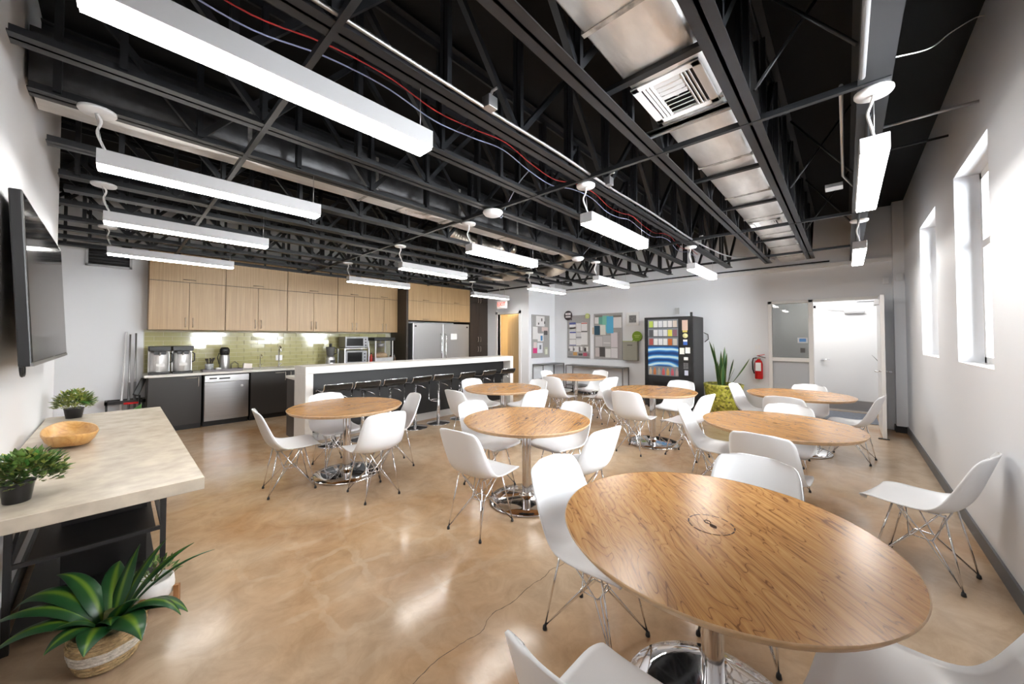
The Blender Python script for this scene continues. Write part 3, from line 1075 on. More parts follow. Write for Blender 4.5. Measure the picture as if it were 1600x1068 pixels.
# ================================================================== BAR
bar = thing('bar_counter', 'long bar counter with white waterfall quartz top and black front', 'bar', (0, 0, 0))
MB().box(1.77, 6.02, 5.50, 5.96, 1.0, 1.10).build('top_slab', QUARTZ, bar, bevel=.004)
MB().box(1.77, 1.87, 5.50, 5.96, 0, 1.0).build('end_slab', QUARTZ, bar, bevel=.004)
MB().box(5.92, 6.02, 5.50, 5.96, 0, 1.0).build('end_slab', QUARTZ, bar, bevel=.004)
MB().box(1.87, 5.92, 5.71, 5.74, .13, 1.0).build('front_panel', M('bar_black', (.009, .009, .010), .45), bar)
MB().box(1.87, 5.92, 5.725, 5.74, 0, .13).build('toe_kick', M('toe_kick_grey', (.50, .49, .48), .4), bar)
MB().box(1.87, 5.92, 5.74, 5.96, .0, .99).build('core', DARKCAB, bar)
bc = thing('bar_back_cabinet', 'low dark cabinet with white top behind the bar', 'cabinet', (0, 0, 0))
MB().box(1.80, 5.98, 5.962, 6.41, 0.0, .88).build('body', DARKCAB, bc)
MB().box(1.785, 5.99, 5.962, 6.43, .88, .92).build('top', QUARTZ, bc, bevel=.003)


def make_stool():
    t = thing('bar_stool', 'x', 'stool', (0, 0, 0), 0, 'chrome and black bar stools along the bar')
    MB().lathe([(0, 0), (.20, 0), (.205, .006), (.20, .012), (.10, .022), (.035, .035), (0, .036)], 40).build('base', CHROME, t)
    MB().lathe([(.0, .03), (.028, .03), (.028, .42), (.018, .43), (.018, .74), (0, .74)], 20).build('column', M('satin_steel', (.80, .80, .81), .22, .85), t)
    prof = [(.185, .745), (.17, .772), (.05, .768), (-.08, .770), (-.14, .782), (-.178, .815), (-.192, .85), (-.196, .868)]
    P = catmull(prof, 22)
    top, bot = [], []
    for i, (y, z) in enumerate(P):
        k = min(i + 1, 21); k0 = max(i - 1, 0)
        d = np.array(P[k]) - np.array(P[k0]); d /= np.linalg.norm(d)
        nn = np.array([d[1], -d[0]]) * (1 if True else 1)
        if nn[1] < 0 and i < 12:
            nn = -nn
        top.append([(x, y + nn[0] * .012, z + nn[1] * .012) for x in (-.175, 0, .175)])
        bot.append([(x, y - nn[0] * .014, z - nn[1] * .014) for x in (-.175, 0, .175)])
    b = MB().grid(top, True).grid([r[::-1] for r in bot], True)
    for e in (0, 2):
        b.grid([[top[i][e], bot[i][e]] for i in range(22)], True)
    b.grid([top[0], bot[0]], False).grid([top[-1], bot[-1]], False)
    b.build('seat', M('stool_vinyl', (.014, .013, .012), .22), t)
    for s in (-1, 1):
        MB().tube([(s * .182, q[0], q[1]) for q in P], .009, 8).build('seat_rail', CHROME, t)
    MB().tube([(-.182, -.196, .868), (.182, -.196, .868)], .008, 8).build('seat_rail', CHROME, t)
    fr = MB()
    for s in (-1, 1):
        fr.tube([(s * .10, .15, .74), (s * .10, .165, .42), (s * .10, .15, .395), (s * .03, .0, .385)], .008, 8)
    fr.tube([(-.10, .16, .40), (.10, .16, .40)], .008, 8)
    fr.build('footrest', CHROME, t)
    MB().tube([(.02, 0, .72), (.10, -.05, .69), (.15, -.08, .655)], .006, 8).build('lever', CHROME, t)
    MB().box(-.08, .08, -.08, .08, .735, .758).build('seat_plate', BLACKP, t)
    return t


s0 = None
for k, x in enumerate((2.09, 2.50, 2.94, 3.40, 3.87, 4.38, 4.93, 5.50)):
    lab = '%s chrome and black bar stool counted from the left end of the bar' % ordinal(k)
    rz = random.uniform(-.12, .12)
    if s0 is None:
        s0 = make_stool(); s0.location = (x, 5.33, 0); s0.rotation_euler = (0, 0, rz); s0['label'] = lab
    else:
        dup(s0, (x, 5.33, 0), rz, lab)

# ================================================================== KITCHEN
HAND = M('brushed_nickel', (.68, .62, .54), .3, .9)


def v_handle(parent, x, y, z, ln=.15):
    MB().tube([(x, y, z), (x, y - .028, z), (x, y - .028, z + ln), (x, y, z + ln)], .005, 6).build('handle', HAND, parent)


def h_handle(parent, x, y, z, ln=.15):
    MB().tube([(x, y, z), (x, y - .028, z), (x + ln, y - .028, z), (x + ln, y, z)], .005, 6).build('handle', HAND, parent)


# ---- base cabinets
def base_cabinet(label, x0, x1, doors, hside):
    t = thing('base_cabinet', label, 'cabinet', (x0, 7.97, 0), 0, 'dark kitchen base cabinets')
    W = x1 - x0
    MB().box(0, W, .02, .62, .09, .88).build('body', DARKCAB, t)
    MB().box(0, W, .06, .62, 0, .09).build('toe_kick', BLACKP, t)
    n = len(doors)
    for k in range(n):
        a, c = W * k / n + .003, W * (k + 1) / n - .003
        d = MB().box(a, c, 0, .02, .09, .875).build('door', DARKCAB, t, bevel=.0015)
        if doors[k] == 'r':
            v_handle(d, c - .04, 0, .70)
            h_handle(d, c - .20, 0, .845, .14)
        else:
            v_handle(d, a + .04, 0, .70)
    return t


base_cabinet('dark base cabinet at the left end of the kitchen counter', .33, .975, ['r'], 1)
base_cabinet('dark base cabinet right of the dishwasher, under the sink', 1.655, 2.25, ['r'], 1)
base_cabinet('dark base cabinet run hidden behind the bar', 2.255, 4.74, ['l', 'r', 'l', 'r'], 1)
dw = thing('dishwasher', 'stainless dishwasher in the kitchen counter', 'dishwasher', (1.0, 7.965, 0))
MB().box(0, .63, .03, .62, .09, .87).build('body', BLACKP, dw)
MB().box(.0, .63, .08, .62, .0, .09).build('toe_kick', BLACKP, dw)
rows = []
for i in range(13):
    u = i / 12
    y = -.02 - .012 * math.sin(PI * u)
    rows.append([(.01 + .61 * u, y, .10), (.01 + .61 * u, y - .004, .40), (.01 + .61 * u, y, .745)])
dd = MB().grid(rows, True).box(.01, .62, -.012, .03, .10, .745).build('door', INOX, dw)
MB().box(.005, .625, -.03, .03, .75, .865).build('control_panel', INOX2, dw, bevel=.006)
MB().box(.20, .35, -.034, -.03, .795, .82).build('handle_slot', BLACKP, dw)
MB().box(.07, .17, -.034, -.03, .805, .825).build('display', BLACKG, dw)
MB().lathe([(0, 0), (.022, 0), (.022, .003), (0, .003)], 20).build('badge', PLASTIC, dw, 0, (.52, -.031, .66), (PI / 2, 0, 0))
ct = MB().box(.29, 4.743, 7.935, WK - .012, .882, .92)
tag(ct.build('countertop', QUARTZ, bevel=.003), 'white quartz countertop along the kitchen wall', 'countertop')

# ---- wall cabinets
UX = [(.335, 1.318, 2), (1.322, 2.305, 2), (2.309, 3.285, 2), (3.289, 4.742, 4)]
UL = ['leftmost pale wood wall cabinet above the coffee brewers', 'pale wood wall cabinet above the airpot', 'pale wood wall cabinet above the sink faucets',
      'widest pale wood wall cabinet above the microwave and popcorn machine']
for (x0, x1, n), lab in zip(UX, UL):
    t = thing('wall_cabinet', lab, 'cabinet', (x0, 8.25, 1.64), 0, 'pale wood wall cabinets')
    W = x1 - x0
    MB().box(0, W, .024, WK - 8.25 - .001, 0, 1.335).build('body', LAMINATE, t)
    MB().box(.002, W - .002, .0202, .0238, .0, 1.333).build('gap_shade', ESPRESSO, t)  # added dark sheet that paints the shade in the door gaps
    for k in range(n):
        a, c = W * k / n + .003, W * (k + 1) / n - .003
        d = MB().box(a, c, 0, .02, .0, .803).build('door', LAMINATE, t, bevel=.0012)
        v_handle(d, (c - .045) if k % 2 == 0 else (a + .045), 0, .05)
    m = max(1, n // 2)
    for k in range(m):
        a, c = W * k / m + .003, W * (k + 1) / m - .003
        d = MB().box(a, c, 0, .02, .812, 1.333).build('flap_door', LAMINATE, t, bevel=.0012)
        h = MB().tube([((a + c) / 2 - .08, 0, .85), ((a + c) / 2 - .08, -.025, .85), ((a + c) / 2 + .08, -.025, .85), ((a + c) / 2 + .08, 0, .85)], .005, 6)
        h.build('handle', M('dark_bronze', (.10, .075, .05), .35, .8), d)

# ---- refrigerator group
YF = 7.85
fr = thing('refrigerator', 'wide two-door stainless refrigerator with a paper note', 'refrigerator', (4.905, 7.81, 0))
MB().box(.0, 1.80, .06, .78, .03, 1.87).build('body', M('fridge_body', (.25, .25, .26), .4, .6), fr)
MB().box(.02, 1.78, .09, .76, .0, .03).build('plinth', BLACKP, fr)
for k, (a, c) in enumerate(((.0, .895), (.905, 1.80))):
    d = MB().box(a, c, 0, .06, 0.05, 1.88).build('door', INOX2, fr, bevel=.008)
    hx = .83 if k == 0 else .97
    h = MB().tube([(hx, 0, .75), (hx, -.05, .78), (hx, -.05, 1.58), (hx, 0, 1.61)], .014, 10)
    h.build('handle', M('fridge_handle', (.8, .8, .8), .2, .9), d)
    MB().box((.05 if k == 0 else 1.70), (.10 if k == 0 else 1.75), -.004, 0, 1.78, 1.82).build('badge', BLACKP, d)
MB().box(1.16, 1.36, -.003, 0, 1.46, 1.62).build('note', PAPER, fr)
for k, (x0, x1, lab) in enumerate(((4.80, 5.79, 'pale wood flap cabinet above the left refrigerator door'), (5.794, 6.77, 'pale wood flap cabinet above the right refrigerator door'))):
    t = thing('fridge_top_cabinet', lab, 'cabinet', (x0, YF, 1.945), 0, 'pale wood cabinets above the refrigerator')
    W = x1 - x0
    MB().box(0, W, .024, .749, 0, .97).build('body', LAMINATE, t)
    MB().box(.002, W - .002, .0202, .0238, .0, .968).build('gap_shade', ESPRESSO, t)  # dark sheet behind the flaps, shade of the gaps put in as colour
    for z0, z1 in ((0, .475), (.481, .968)):
        d = MB().box(.002, W - .002, 0, .02, z0, z1).build('flap_door', LAMINATE, t, bevel=.0012)
        MB().tube([(W / 2 - .08, 0, z0 + .03), (W / 2 - .08, -.025, z0 + .03), (W / 2 + .08, -.025, z0 + .03), (W / 2 + .08, 0, z0 + .03)], .005, 6).build('handle', MATS['dark_bronze'], d)
t = thing('side_panel', 'dark tall side panel left of the refrigerator', 'panel', (0, 0, 0))
MB().box(4.745, 4.798, YF, WK - .012, .0, 1.94).build('lower_panel', ESPRESSO, t)
MB().box(4.745, 4.798, YF, WK - .001, 1.94, 2.95).build('upper_panel', ESPRESSO, t)
pc = thing('pantry_cabinet', 'tall dark brown pantry cabinet right of the refrigerator', 'cabinet', (6.775, YF, 0))
MB().box(0, .69, .02, .749, .0, 2.94).build('body', ESPRESSO, pc)
for k in range(2):
    for z0, z1, hz in ((.08, 1.32, 1.12), (1.326, 2.5, 1.40), (2.506, 2.915, 2.53)):
        d = MB().box(.345 * k + .002, .345 * (k + 1) - .002, 0, .02, z0, z1).build('door', ESPRESSO, pc, bevel=.0012)
        v_handle(d, .345 + (.045 if k else -.045), 0, hz, .13)

# ---- counter appliances
def brewer(x, lab):
    t = thing('coffee_brewer', lab, 'coffee machine', (x, 8.20, .92), 0, 'stainless coffee brewers')
    MB().box(-.125, .125, -.13, .14, 0, .03).build('base', BLACKP, t, bevel=.006)
    MB().lathe([(0, .03), (.105, .03), (.112, .04), (.112, .33), (.10, .36), (0, .365)], 28).build('tank', M('brewer_steel', (.80, .80, .80), .35, .55), t)
    MB().box(-.13, .13, .03, .14, .03, .44).build('column', MATS['brewer_steel'], t, bevel=.006)
    MB().box(-.13, .13, -.14, .14, .37, .45).build('head', BLACKP, t, bevel=.01)
    MB().box(-.07, .07, -.125, -.10, .315, .37).build('faucet_guard', BLACKP, t)
    MB().tube([(0, -.13, .36), (0, -.14, .30)], .012, 8).build('tap', INOX2, t)
    MB().box(-.045, .055, -.116, -.111, .13, .17).build('name_plate', PAPER, t)
    MB().tube([(.125, -.02, .34), (.155, -.02, .32), (.155, -.02, .20), (.125, -.02, .18)], .009, 8).build('grip', BLACKP, t)


brewer(.47, 'left of two stainless coffee brewers on the counter')
brewer(.745, 'right of two stainless coffee brewers on the counter')
tr = thing('serving_tray', 'grey serving tray holding airpot and caddy', 'tray', (1.28, 8.22, .92))
MB().box(-.28, .28, -.14, .14, 0, .012).build('bottom', M('tray_grey', (.16, .14, .15), .4), tr)
f = MB().box(-.28, .28, -.14, -.13, .012, .035).box(-.28, .28, .13, .14, .012, .035).box(-.28, -.27, -.13, .13, .012, .035).box(.27, .28, -.13, .13, .012, .035)
f.build('rim', MATS['tray_grey'], tr)
ap = thing('airpot', 'stainless airpot with black pump lid on the tray', 'flask', (1.32, 8.26, .932))
MB().lathe([(0, 0), (.072, 0), (.075, .01), (.075, .24), (.06, .27)], 28).build('body', INOX2, ap)
MB().lathe([(.062, .265), (.07, .29), (.075, .33), (.07, .37), (.05, .40), (0, .405)], 24).build('lid', BLACKP, ap)
MB().tube([(0, -.05, .33), (0, -.10, .32), (0, -.11, .28)], .014, 8).build('spout', BLACKP, ap)
MB().tube([(-.078, 0, .30), (-.10, 0, .22), (-.075, 0, .10)], .008, 8).build('handle', BLACKP, ap)
cd = thing('utensil_caddy', 'grey patterned caddy full of dark spoons on the tray', 'caddy', (1.10, 8.2, .932))
MB().lathe([(0, .002), (.055, .0), (.062, .12), (.058, .12), (.052, .01), (0, .01)], 24).build('cup', M('caddy_pattern', (.40, .42, .43), .5, noise=(60, .6)), cd)
for k in range(9):
    a = k * 2.4; r = .02 + .004 * k
    MB().tube([(.3 * r * math.cos(a), .3 * r * math.sin(a), .02), (r * math.cos(a), r * math.sin(a), .15), (1.5 * r * math.cos(a), 1.5 * r * math.sin(a), .20 + .01 * (k % 3))], [.004, .005, .011], 6).build('spoon', flat(.05, .04, .035), cd)
tag(MB().box(-.035, .035, -.04, .04, 0, .05).build('sweetener_box', PAPER, bevel=.003, loc=(1.215, 8.15, .932)), 'small white packet box on the tray', 'box')
rk = thing('wire_rack', 'small black wire rack on the right of the tray', 'rack', (1.46, 8.22, .932))
for s in (-1, 1):
    MB().tube([(-.05, s * .04, .004), (-.05, s * .04, .10), (0, s * .04, .14), (.05, s * .04, .10), (.05, s * .04, .004)], .004, 6).build('wire', BLACKP, rk)
MB().tube([(0, -.04, .14), (0, .04, .14)], .004, 6).build('wire', BLACKP, rk)
np_ = thing('napkin_stack', 'pale napkins in a holder beside the tray', 'napkins', (1.66, 8.25, .92))
MB().box(-.08, .08, -.05, .05, 0, .02).build('holder', flat(.3, .28, .27), np_)
MB().obox((0, 0, .065), (.13, .08, .09), (0, .1, 0)).build('napkins', flat(.78, .72, .66), np_)
for x, hgt, rr, lab in ((1.90, .27, .006, 'thin filtered water faucet left of the sink'), (2.22, .42, .012, 'tall chrome gooseneck kitchen faucet')):
    t = thing('faucet', lab, 'faucet', (x, 8.44, .92))
    MB().lathe([(0, 0), (rr * 2.4, 0), (rr * 2.2, .02), (rr * 1.2, .03), (0, .03)], 16).build('base', CHROME, t)
    cq = catmull([(0, 0, .02), (0, 0, hgt * .7), (0, -.02, hgt * .93), (0, -.07, hgt), (0, -.12, hgt * .9), (0, -.13, hgt * .72)], 18)
    MB().tube([tuple(q) for q in cq], rr, 10).build('spout', CHROME, t)
    MB().tube([(.0, 0, .05), (.05, -.01, .07)], rr * .7, 8).build('lever', CHROME, t)
bl = thing('food_processor', 'food processor with smoky jug on the counter behind the bar', 'appliance', (3.14, 8.24, .92))
MB().lathe([(0, 0), (.10, 0), (.10, .02), (.085, .16), (.07, .19), (0, .19)], 24).build('base', INOX2, bl)
MB().box(-.04, .06, -.098, -.085, .05, .11).build('control_panel', BLACKP, bl)
MB().lathe([(.05, .19), (.075, .21), (.09, .36), (.09, .39), (0, .395)], 24).build('jug', M('smoky_plastic', (.10, .10, .10), .12), bl)
MB().tube([(.085, 0, .36), (.135, 0, .35), (.135, 0, .25), (.08, 0, .23)], .01, 8).build('handle', BLACKP, bl)
MB().lathe([(0, .395), (.03, .395), (.028, .46), (0, .46)], 16).build('feed_tube', BLACKP, bl)
mw_stand = thing('appliance_rack', 'steel rack carrying the toaster oven, behind the bar', 'rack', (3.66, 8.28, .92))
for x in (-.27, .27):
    for y in (-.18, .18):
        MB().box(x - .012, x + .012, y - .012, y + .012, 0, .34).build('leg', INOX2, mw_stand)
MB().box(-.29, .29, -.20, .20, .34, .355).build('shelf', INOX, mw_stand)


def oven(lab, z, W, Hh):
    t = thing('toaster_oven', lab, 'oven', (3.66, 8.28, z))
    MB().box(-W / 2, W / 2, -.17, .19, .012, Hh).build('body', M('oven_steel', (.26, .26, .27), .38, .8), t, bevel=.008)
    MB().box(-W / 2 + .03, W / 2 - .12, -.178, -.17, .05, Hh - .04).build('window', BLACKG, t)
    MB().tube([(-W / 2 + .05, -.17, Hh - .025), (-W / 2 + .05, -.20, Hh - .025), (W / 2 - .14, -.20, Hh - .025), (W / 2 - .14, -.17, Hh - .025)], .007, 8).build('handle', INOX2, t)
    for k in range(3):
        MB().lathe([(0, 0), (.016, 0), (.013, .016), (0, .016)], 14).build('knob', BLACKP, t, 0, (W / 2 - .06, -.17, Hh * (.25 + .25 * k)), (PI / 2, 0, 0))
    for sx in (-1, 1):
        for sy in (-.14, .15):
            MB().lathe([(0, 0), (.012, 0), (.012, .013), (0, .013)], 10, (sx * (W / 2 - .04), sy, 0)).build('foot', BLACKP, t)


oven('stainless toaster oven on top of the steel rack', 1.275, .52, .26)
oven('stainless microwave oven standing inside the steel rack', .92, .48, .30)
kb = thing('condiment_bottle', 'red sauce bottle beside the popcorn machine', 'bottle', (4.02, 8.16, .92))
MB().lathe([(0, 0), (.035, 0), (.035, .14), (.015, .19), (.012, .21), (0, .21)], 18).build('body', flat(.42, .03, .02, .25), kb)
MB().lathe([(0, .21), (.014, .21), (.012, .24), (0, .24)], 14).build('cap', BLACKP, kb)
pm = thing('popcorn_machine', 'popcorn machine with black canopy and glass case', 'popcorn machine', (4.30, 8.26, .92))
MB().box(-.23, .23, -.19, .19, 0, .12).build('base', INOX2, pm, bevel=.006)
for x in (-.215, .215):
    for y in (-.175, .175):
        MB().box(x - .012, x + .012, y - .012, y + .012, .12, .52).build('post', INOX2, pm)
for (a, c, e, g_) in ((-.20, .20, -.178, -.174), (-.20, .20, .174, .178)):
    MB().box(a, c, e, g_, .12, .52).build('pane', GLASS, pm)
MB().box(-.27, .27, -.23, .23, .52, .60).build('canopy', BLACKP, pm, bevel=.02)
MB().lathe([(0, .36), (.07, .36), (.09, .45), (.085, .45), (.0, .37)], 20).build('kettle', INOX2, pm)
MB().tube([(0, 0, .45), (0, 0, .52)], .01, 8).build('hanger', INOX, pm)
MB().lathe([(0, .12), (.17, .12), (.16, .19), (.09, .235), (0, .25)], 20).build('popcorn', M('popcorn', (.62, .45, .28), .9, noise=(60, .5), bump=(80, 1.0)), pm)
for x, hh, c in ((4.58, .16, (.5, .3, .18)), (4.68, .13, (.35, .16, .08)), (4.63, .20, (.12, .1, .09))):
    t = thing('spice_jar', 'small %s jar at the right end of the kitchen counter' % {.16: 'tan', .13: 'brown', .20: 'dark'}[hh], 'jar', (x, 8.2 + x % .1, .92))
    MB().lathe([(0, 0), (.03, 0), (.03, hh * .8), (.022, hh * .85), (0, hh * .85)], 16).build('body', flat(*c), t)
    MB().lathe([(0, hh * .85), (.024, hh * .85), (.024, hh), (0, hh)], 16).build('lid', BLACKP, t)

# ---- mop and broom corner
mr_ = thing('cleaning_rack', 'black rack of cleaning tools beside the base cabinet', 'rack', (.105, 8.38, 0))
for sx in (-.20, .20):
    for sy in (-.10, .10):
        MB().tube([(sx, sy, 0), (sx, sy, .52)], .012, 8).build('leg', BLACKP, mr_)
f = MB().box(-.22, .22, -.12, -.09, .48, .53).box(-.22, .22, .09, .12, .48, .53).box(-.22, -.19, -.12, .12, .48, .53).box(.19, .22, -.12, .12, .48, .53)
f.build('rim', BLACKP, mr_)
MB().box(-.02, .14, -.14, -.12, .47, .50).build('red_clip', RED, mr_)
for k, (x0, x1, zt, lab) in enumerate(((.055, .10, 1.60, 'white broom handle leaning left in the cleaning rack'), (.14, .145, 1.56, 'middle grey and white handle in the cleaning rack'), (.205, .21, 1.58, 'right grey and white handle in the cleaning rack'))):
    t = thing('broom', lab, 'broom', (0, 8.36, 0))
    MB().tube([(x0, 0, .13), (x1, .15, zt)], .011, 8).build('pole', WHITE_METAL if k == 0 else GALV, t)
    MB().tube([(x0, 0, .30), (x0 + (x1 - x0) * .4, .06, .80)], .016, 8).build('grip', flat(.22, .22, .23) if k else WHITE_METAL, t)
    MB().box(x0 - .04, x0 + .04, -.02, .02, 0, .14).build('head', BLACKP, t)
t = thing('dust_pan', 'black long-handled dust pan leaning by the base cabinet', 'dust pan', (.255, 7.94, 0))
MB().tube([(0, .12, .02), (0.0, .28, .60)], .012, 8).build('handle', BLACKP, t)
MB().obox((0.0, .30, .73), (.07, .05, .28), (-.25, .35, 0)).build('pan', BLACKP, t, bevel=.01)

# exit sign
ex = thing('exit_sign', 'lit white and red exit sign hanging before the kitchen doorway', 'sign', (7.1, 6.9, 2.31))
MB().box(-.03, .03, -.17, .17, 0, .21).build('housing', M('exit_face', (.8, .78, .76), .5, emit=((1, .9, .85), .12)), ex, bevel=.006)
text_mesh('EXIT', .15, M('exit_red', (.75, .05, .03), .5, emit=((1, .08, .04), 1.0)), 'lettering', ex, (-.033, 0, .105), (PI / 2, 0, -PI / 2))
MB().tube([(0, .1, .21), (0, .1, ZC - 2.31)], .006, 6).build('stem', GALV, ex)
MB().tube([(0, -.1, .21), (0, -.1, ZC - 2.31)], .006, 6).build('stem', GALV, ex)
t = thing('soap_dispenser', 'cream towel dispenser inside the kitchen doorway', 'dispenser', (8.63, 7.9, 1.1))
MB().box(-.10, 0, -.14, .14, 0, .40).build('body', flat(.72, .66, .52), t, bevel=.02)
MB().lathe([(0, 0), (.03, 0), (.03, .006), (0, .006)], 16).build('sensor', BLACKP, t, 0, (-.10, 0, .22), (0, -PI / 2, 0))

# ================================================================== FAR WALL
vm = thing('vending_machine', 'black snack and drink vending machine with a blue swirl panel', 'vending machine', (7.88, 2.275, 0))
VW = 1.0
MB().box(0.03, .72, 0, VW, .04, 1.95).build('cabinet', M('vending_black', (.018, .019, .021), .38), vm, bevel=.01)
for x in (.08, .66):
    for y in (.06, VW - .06):
        MB().lathe([(0, 0), (.03, 0), (.03, .04), (0, .04)], 14, (x, y, 0)).build('foot', BLACKP, vm)
fd = MB()
# door frame round the display (display y .29 .. .93, z .70 .. 1.90)
fd.box(0, .03, .93, VW, .04, 1.95).box(0, .03, 0, .29, .04, 1.95).box(0, .03, .29, .93, 1.90, 1.95).box(0, .03, .29, .93, .04, .70)
fd.build('door', M('vending_door', (.012, .012, .014), .22), vm, bevel=.003)
MB().box(.026, .034, .29, .93, .70, 1.90).build('display_back', M('display_glow', (.22, .24, .27), .5, emit=((.85, .93, 1.0), .06)), vm)
MB().box(.002, .006, .29, .93, .70, 1.90).build('pane', mat_pane('display_glass', refl=.06), vm)
SW = bpy.data.materials.new('blue_swirl_print')
SW.use_nodes = True
nt, N_, L_, p_ = nodes_of(SW)
tc_ = N_.new('ShaderNodeTexCoord')
mp_ = N_.new('ShaderNodeMapping'); mp_.inputs['Location'].default_value = (0, -.62, -1.42); mp_.inputs['Scale'].default_value = (1, 1.0, 1.9)
wv_ = N_.new('ShaderNodeTexWave'); wv_.wave_type = 'RINGS'; wv_.rings_direction = 'SPHERICAL'
wv_.inputs['Scale'].default_value = 1.15; wv_.inputs['Distortion'].default_value = 2.6; wv_.inputs['Detail'].default_value = 2.0; wv_.inputs['Detail Scale'].default_value = 1.2
rp_ = ramp(N_, [(0.0, (.004, .05, .22)), (.45, (.015, .16, .50)), (.75, (.10, .45, .80)), (.95, (.65, .88, 1.0))])
L_.new(tc_.outputs['Object'], mp_.inputs[0]); L_.new(mp_.outputs[0], wv_.inputs['Vector']); L_.new(wv_.outputs['Fac'], rp_.inputs[0])
L_.new(rp_.outputs[0], p_.inputs['Base Color']); L_.new(rp_.outputs[0], p_.inputs['Emission Color'])
p_.inputs['Emission Strength'].default_value = .16
MB().box(.012, .020, .295, .925, .90, 1.33).build('swirl_panel', SW, vm)
for k in range(3):
    MB().box(.010, .03, .30, .92, 1.335 + k * .19, 1.345 + k * .19).build('shelf', BLACKP, vm)
pk = [[(.86, (.55, .70, .12)), (.76, (.85, .86, .85)), (.66, (.80, .82, .86)), (.56, (.86, .86, .86)), (.46, (.85, .82, .82)), (.36, (.80, .70, .62))],
      [(.86, (.10, .10, .11)), (.76, (.80, .80, .82)), (.66, (.72, .75, .80)), (.56, (.82, .82, .84)), (.46, (.80, .74, .10)), (.36, (.30, .14, .18))],
      [(.86, (.45, .08, .07)), (.76, (.86, .86, .84)), (.66, (.84, .84, .86)), (.56, (.84, .85, .84)), (.46, (.60, .16, .03)), (.36, (.70, .65, .58))]]
for r_, row in enumerate(pk[::-1]):
    for (y, c) in row:
        MB().obox((.018, y, 1.345 + r_ * .19 + .075), (.010, .082, .135), (0, random.uniform(-.05, .05), random.uniform(-.1, .1))).build('snack_pack', M('pack_%d_%d' % (int(c[0] * 255), int(c[2] * 255)), c, .4, emit=(c, .12)), vm)  # packs given a faint glow in place of light inside the display
for k, c in enumerate(((.75, .62, .45), (.75, .25, .08), (.55, .48, .42), (.75, .12, .14), (.75, .45, .15), (.75, .15, .2), (.65, .5, .5))):
    y = .88 - k * .092
    MB().lathe([(0, 0), (.028, 0), (.030, .01), (.030, .09), (.014, .125), (.012, .15), (0, .15)], 14, (.022, y, .715), sx=.35).build('bottle', M('drink_%d' % k, c, .25, emit=(c, .1)), vm)  # bottles glow slightly too, display light put into their colour
MB().box(-.004, .0, .04, .26, 0.70, 1.90).build('control_column', BLACKG, vm)
for y0, y1, z0, z1, c in ((.10, .21, 1.66, 1.87, (.62, .45, .38)), (.11, .20, 1.62, 1.66, (.55, .45, .1)), (.11, .19, 1.36, 1.43, (.04, .12, .42)), (.17, .26, 1.17, 1.30, (.75, .75, .70)),
                          (.06, .15, 1.19, 1.31, (.78, .78, .76)), (.10, .18, 1.05, 1.11, (.72, .72, .72)), (.10, .17, .74, .84, (.55, .58, .70)), (.11, .19, 1.43, 1.47, (.75, .75, .75))):
    MB().box(-.007, -.004, y0, y1, z0, z1).build('sticker', flat(*c), vm)
MB().lathe([(0, 0), (.05, 0), (.05, .003), (0, .003)], 24).build('sticker', flat(.72, .68, .35), vm, 0, (-.004, .15, 1.55), (0, -PI / 2, 0))
for i in range(4):
    for k in range(3):
        MB().box(-.008, -.004, .10 + k * .032, .122 + k * .032, .875 + i * .032, .895 + i * .032).build('key', flat(.22, .22, .22), vm)
MB().box(-.003, .002, .38, .82, .30, .56).build('delivery_flap', BLACKG, vm)
MB().box(.02, .05, .02, .06, 1.95, 2.03).build('antenna', BLACKP, vm)
MB().tube([(.74, -.0, 1.62), (.75, -.08, 1.58), (.75, -.09, 1.48), (.74, -.02, 1.42)], .008, 6).build('power_cord', BLACKP, vm)

# ---- bulletin boards and wall things
def board(label, origin, rz, W, Hh, items, frame=None):
    """board lying in local x-z plane, facing local -y"""
    t = thing('bulletin_board', label, 'bulletin board', origin, rz)
    MB().box(0, W, -.015, -.001, 0, Hh).build('felt', GREYFELT, t)
    f = MB().box(-.012, W + .012, -.02, -.001, -.012, 0).box(-.012, W + .012, -.02, -.001, Hh, Hh + .012).box(-.012, 0, -.02, -.001, 0, Hh).box(W, W + .012, -.02, -.001, 0, Hh)
    f.build('frame', frame or M('board_frame', (.42, .42, .43), .4, .5), t)
    for n, (a, c, z0, z1, col, nm) in enumerate(items):
        MB().obox(((a + c) / 2, -.0165 - .0006 * (n % 4), (z0 + z1) / 2), (c - a, .001, z1 - z0), (0, random.uniform(-.02, .02), 0)).build(nm, flat(*col), t)
    return t


WP = (.74, .73, .73); NB = (.10, .12, .34); RD = (.55, .16, .13); DK = (.08, .075, .075); LG = (.62, .61, .62)
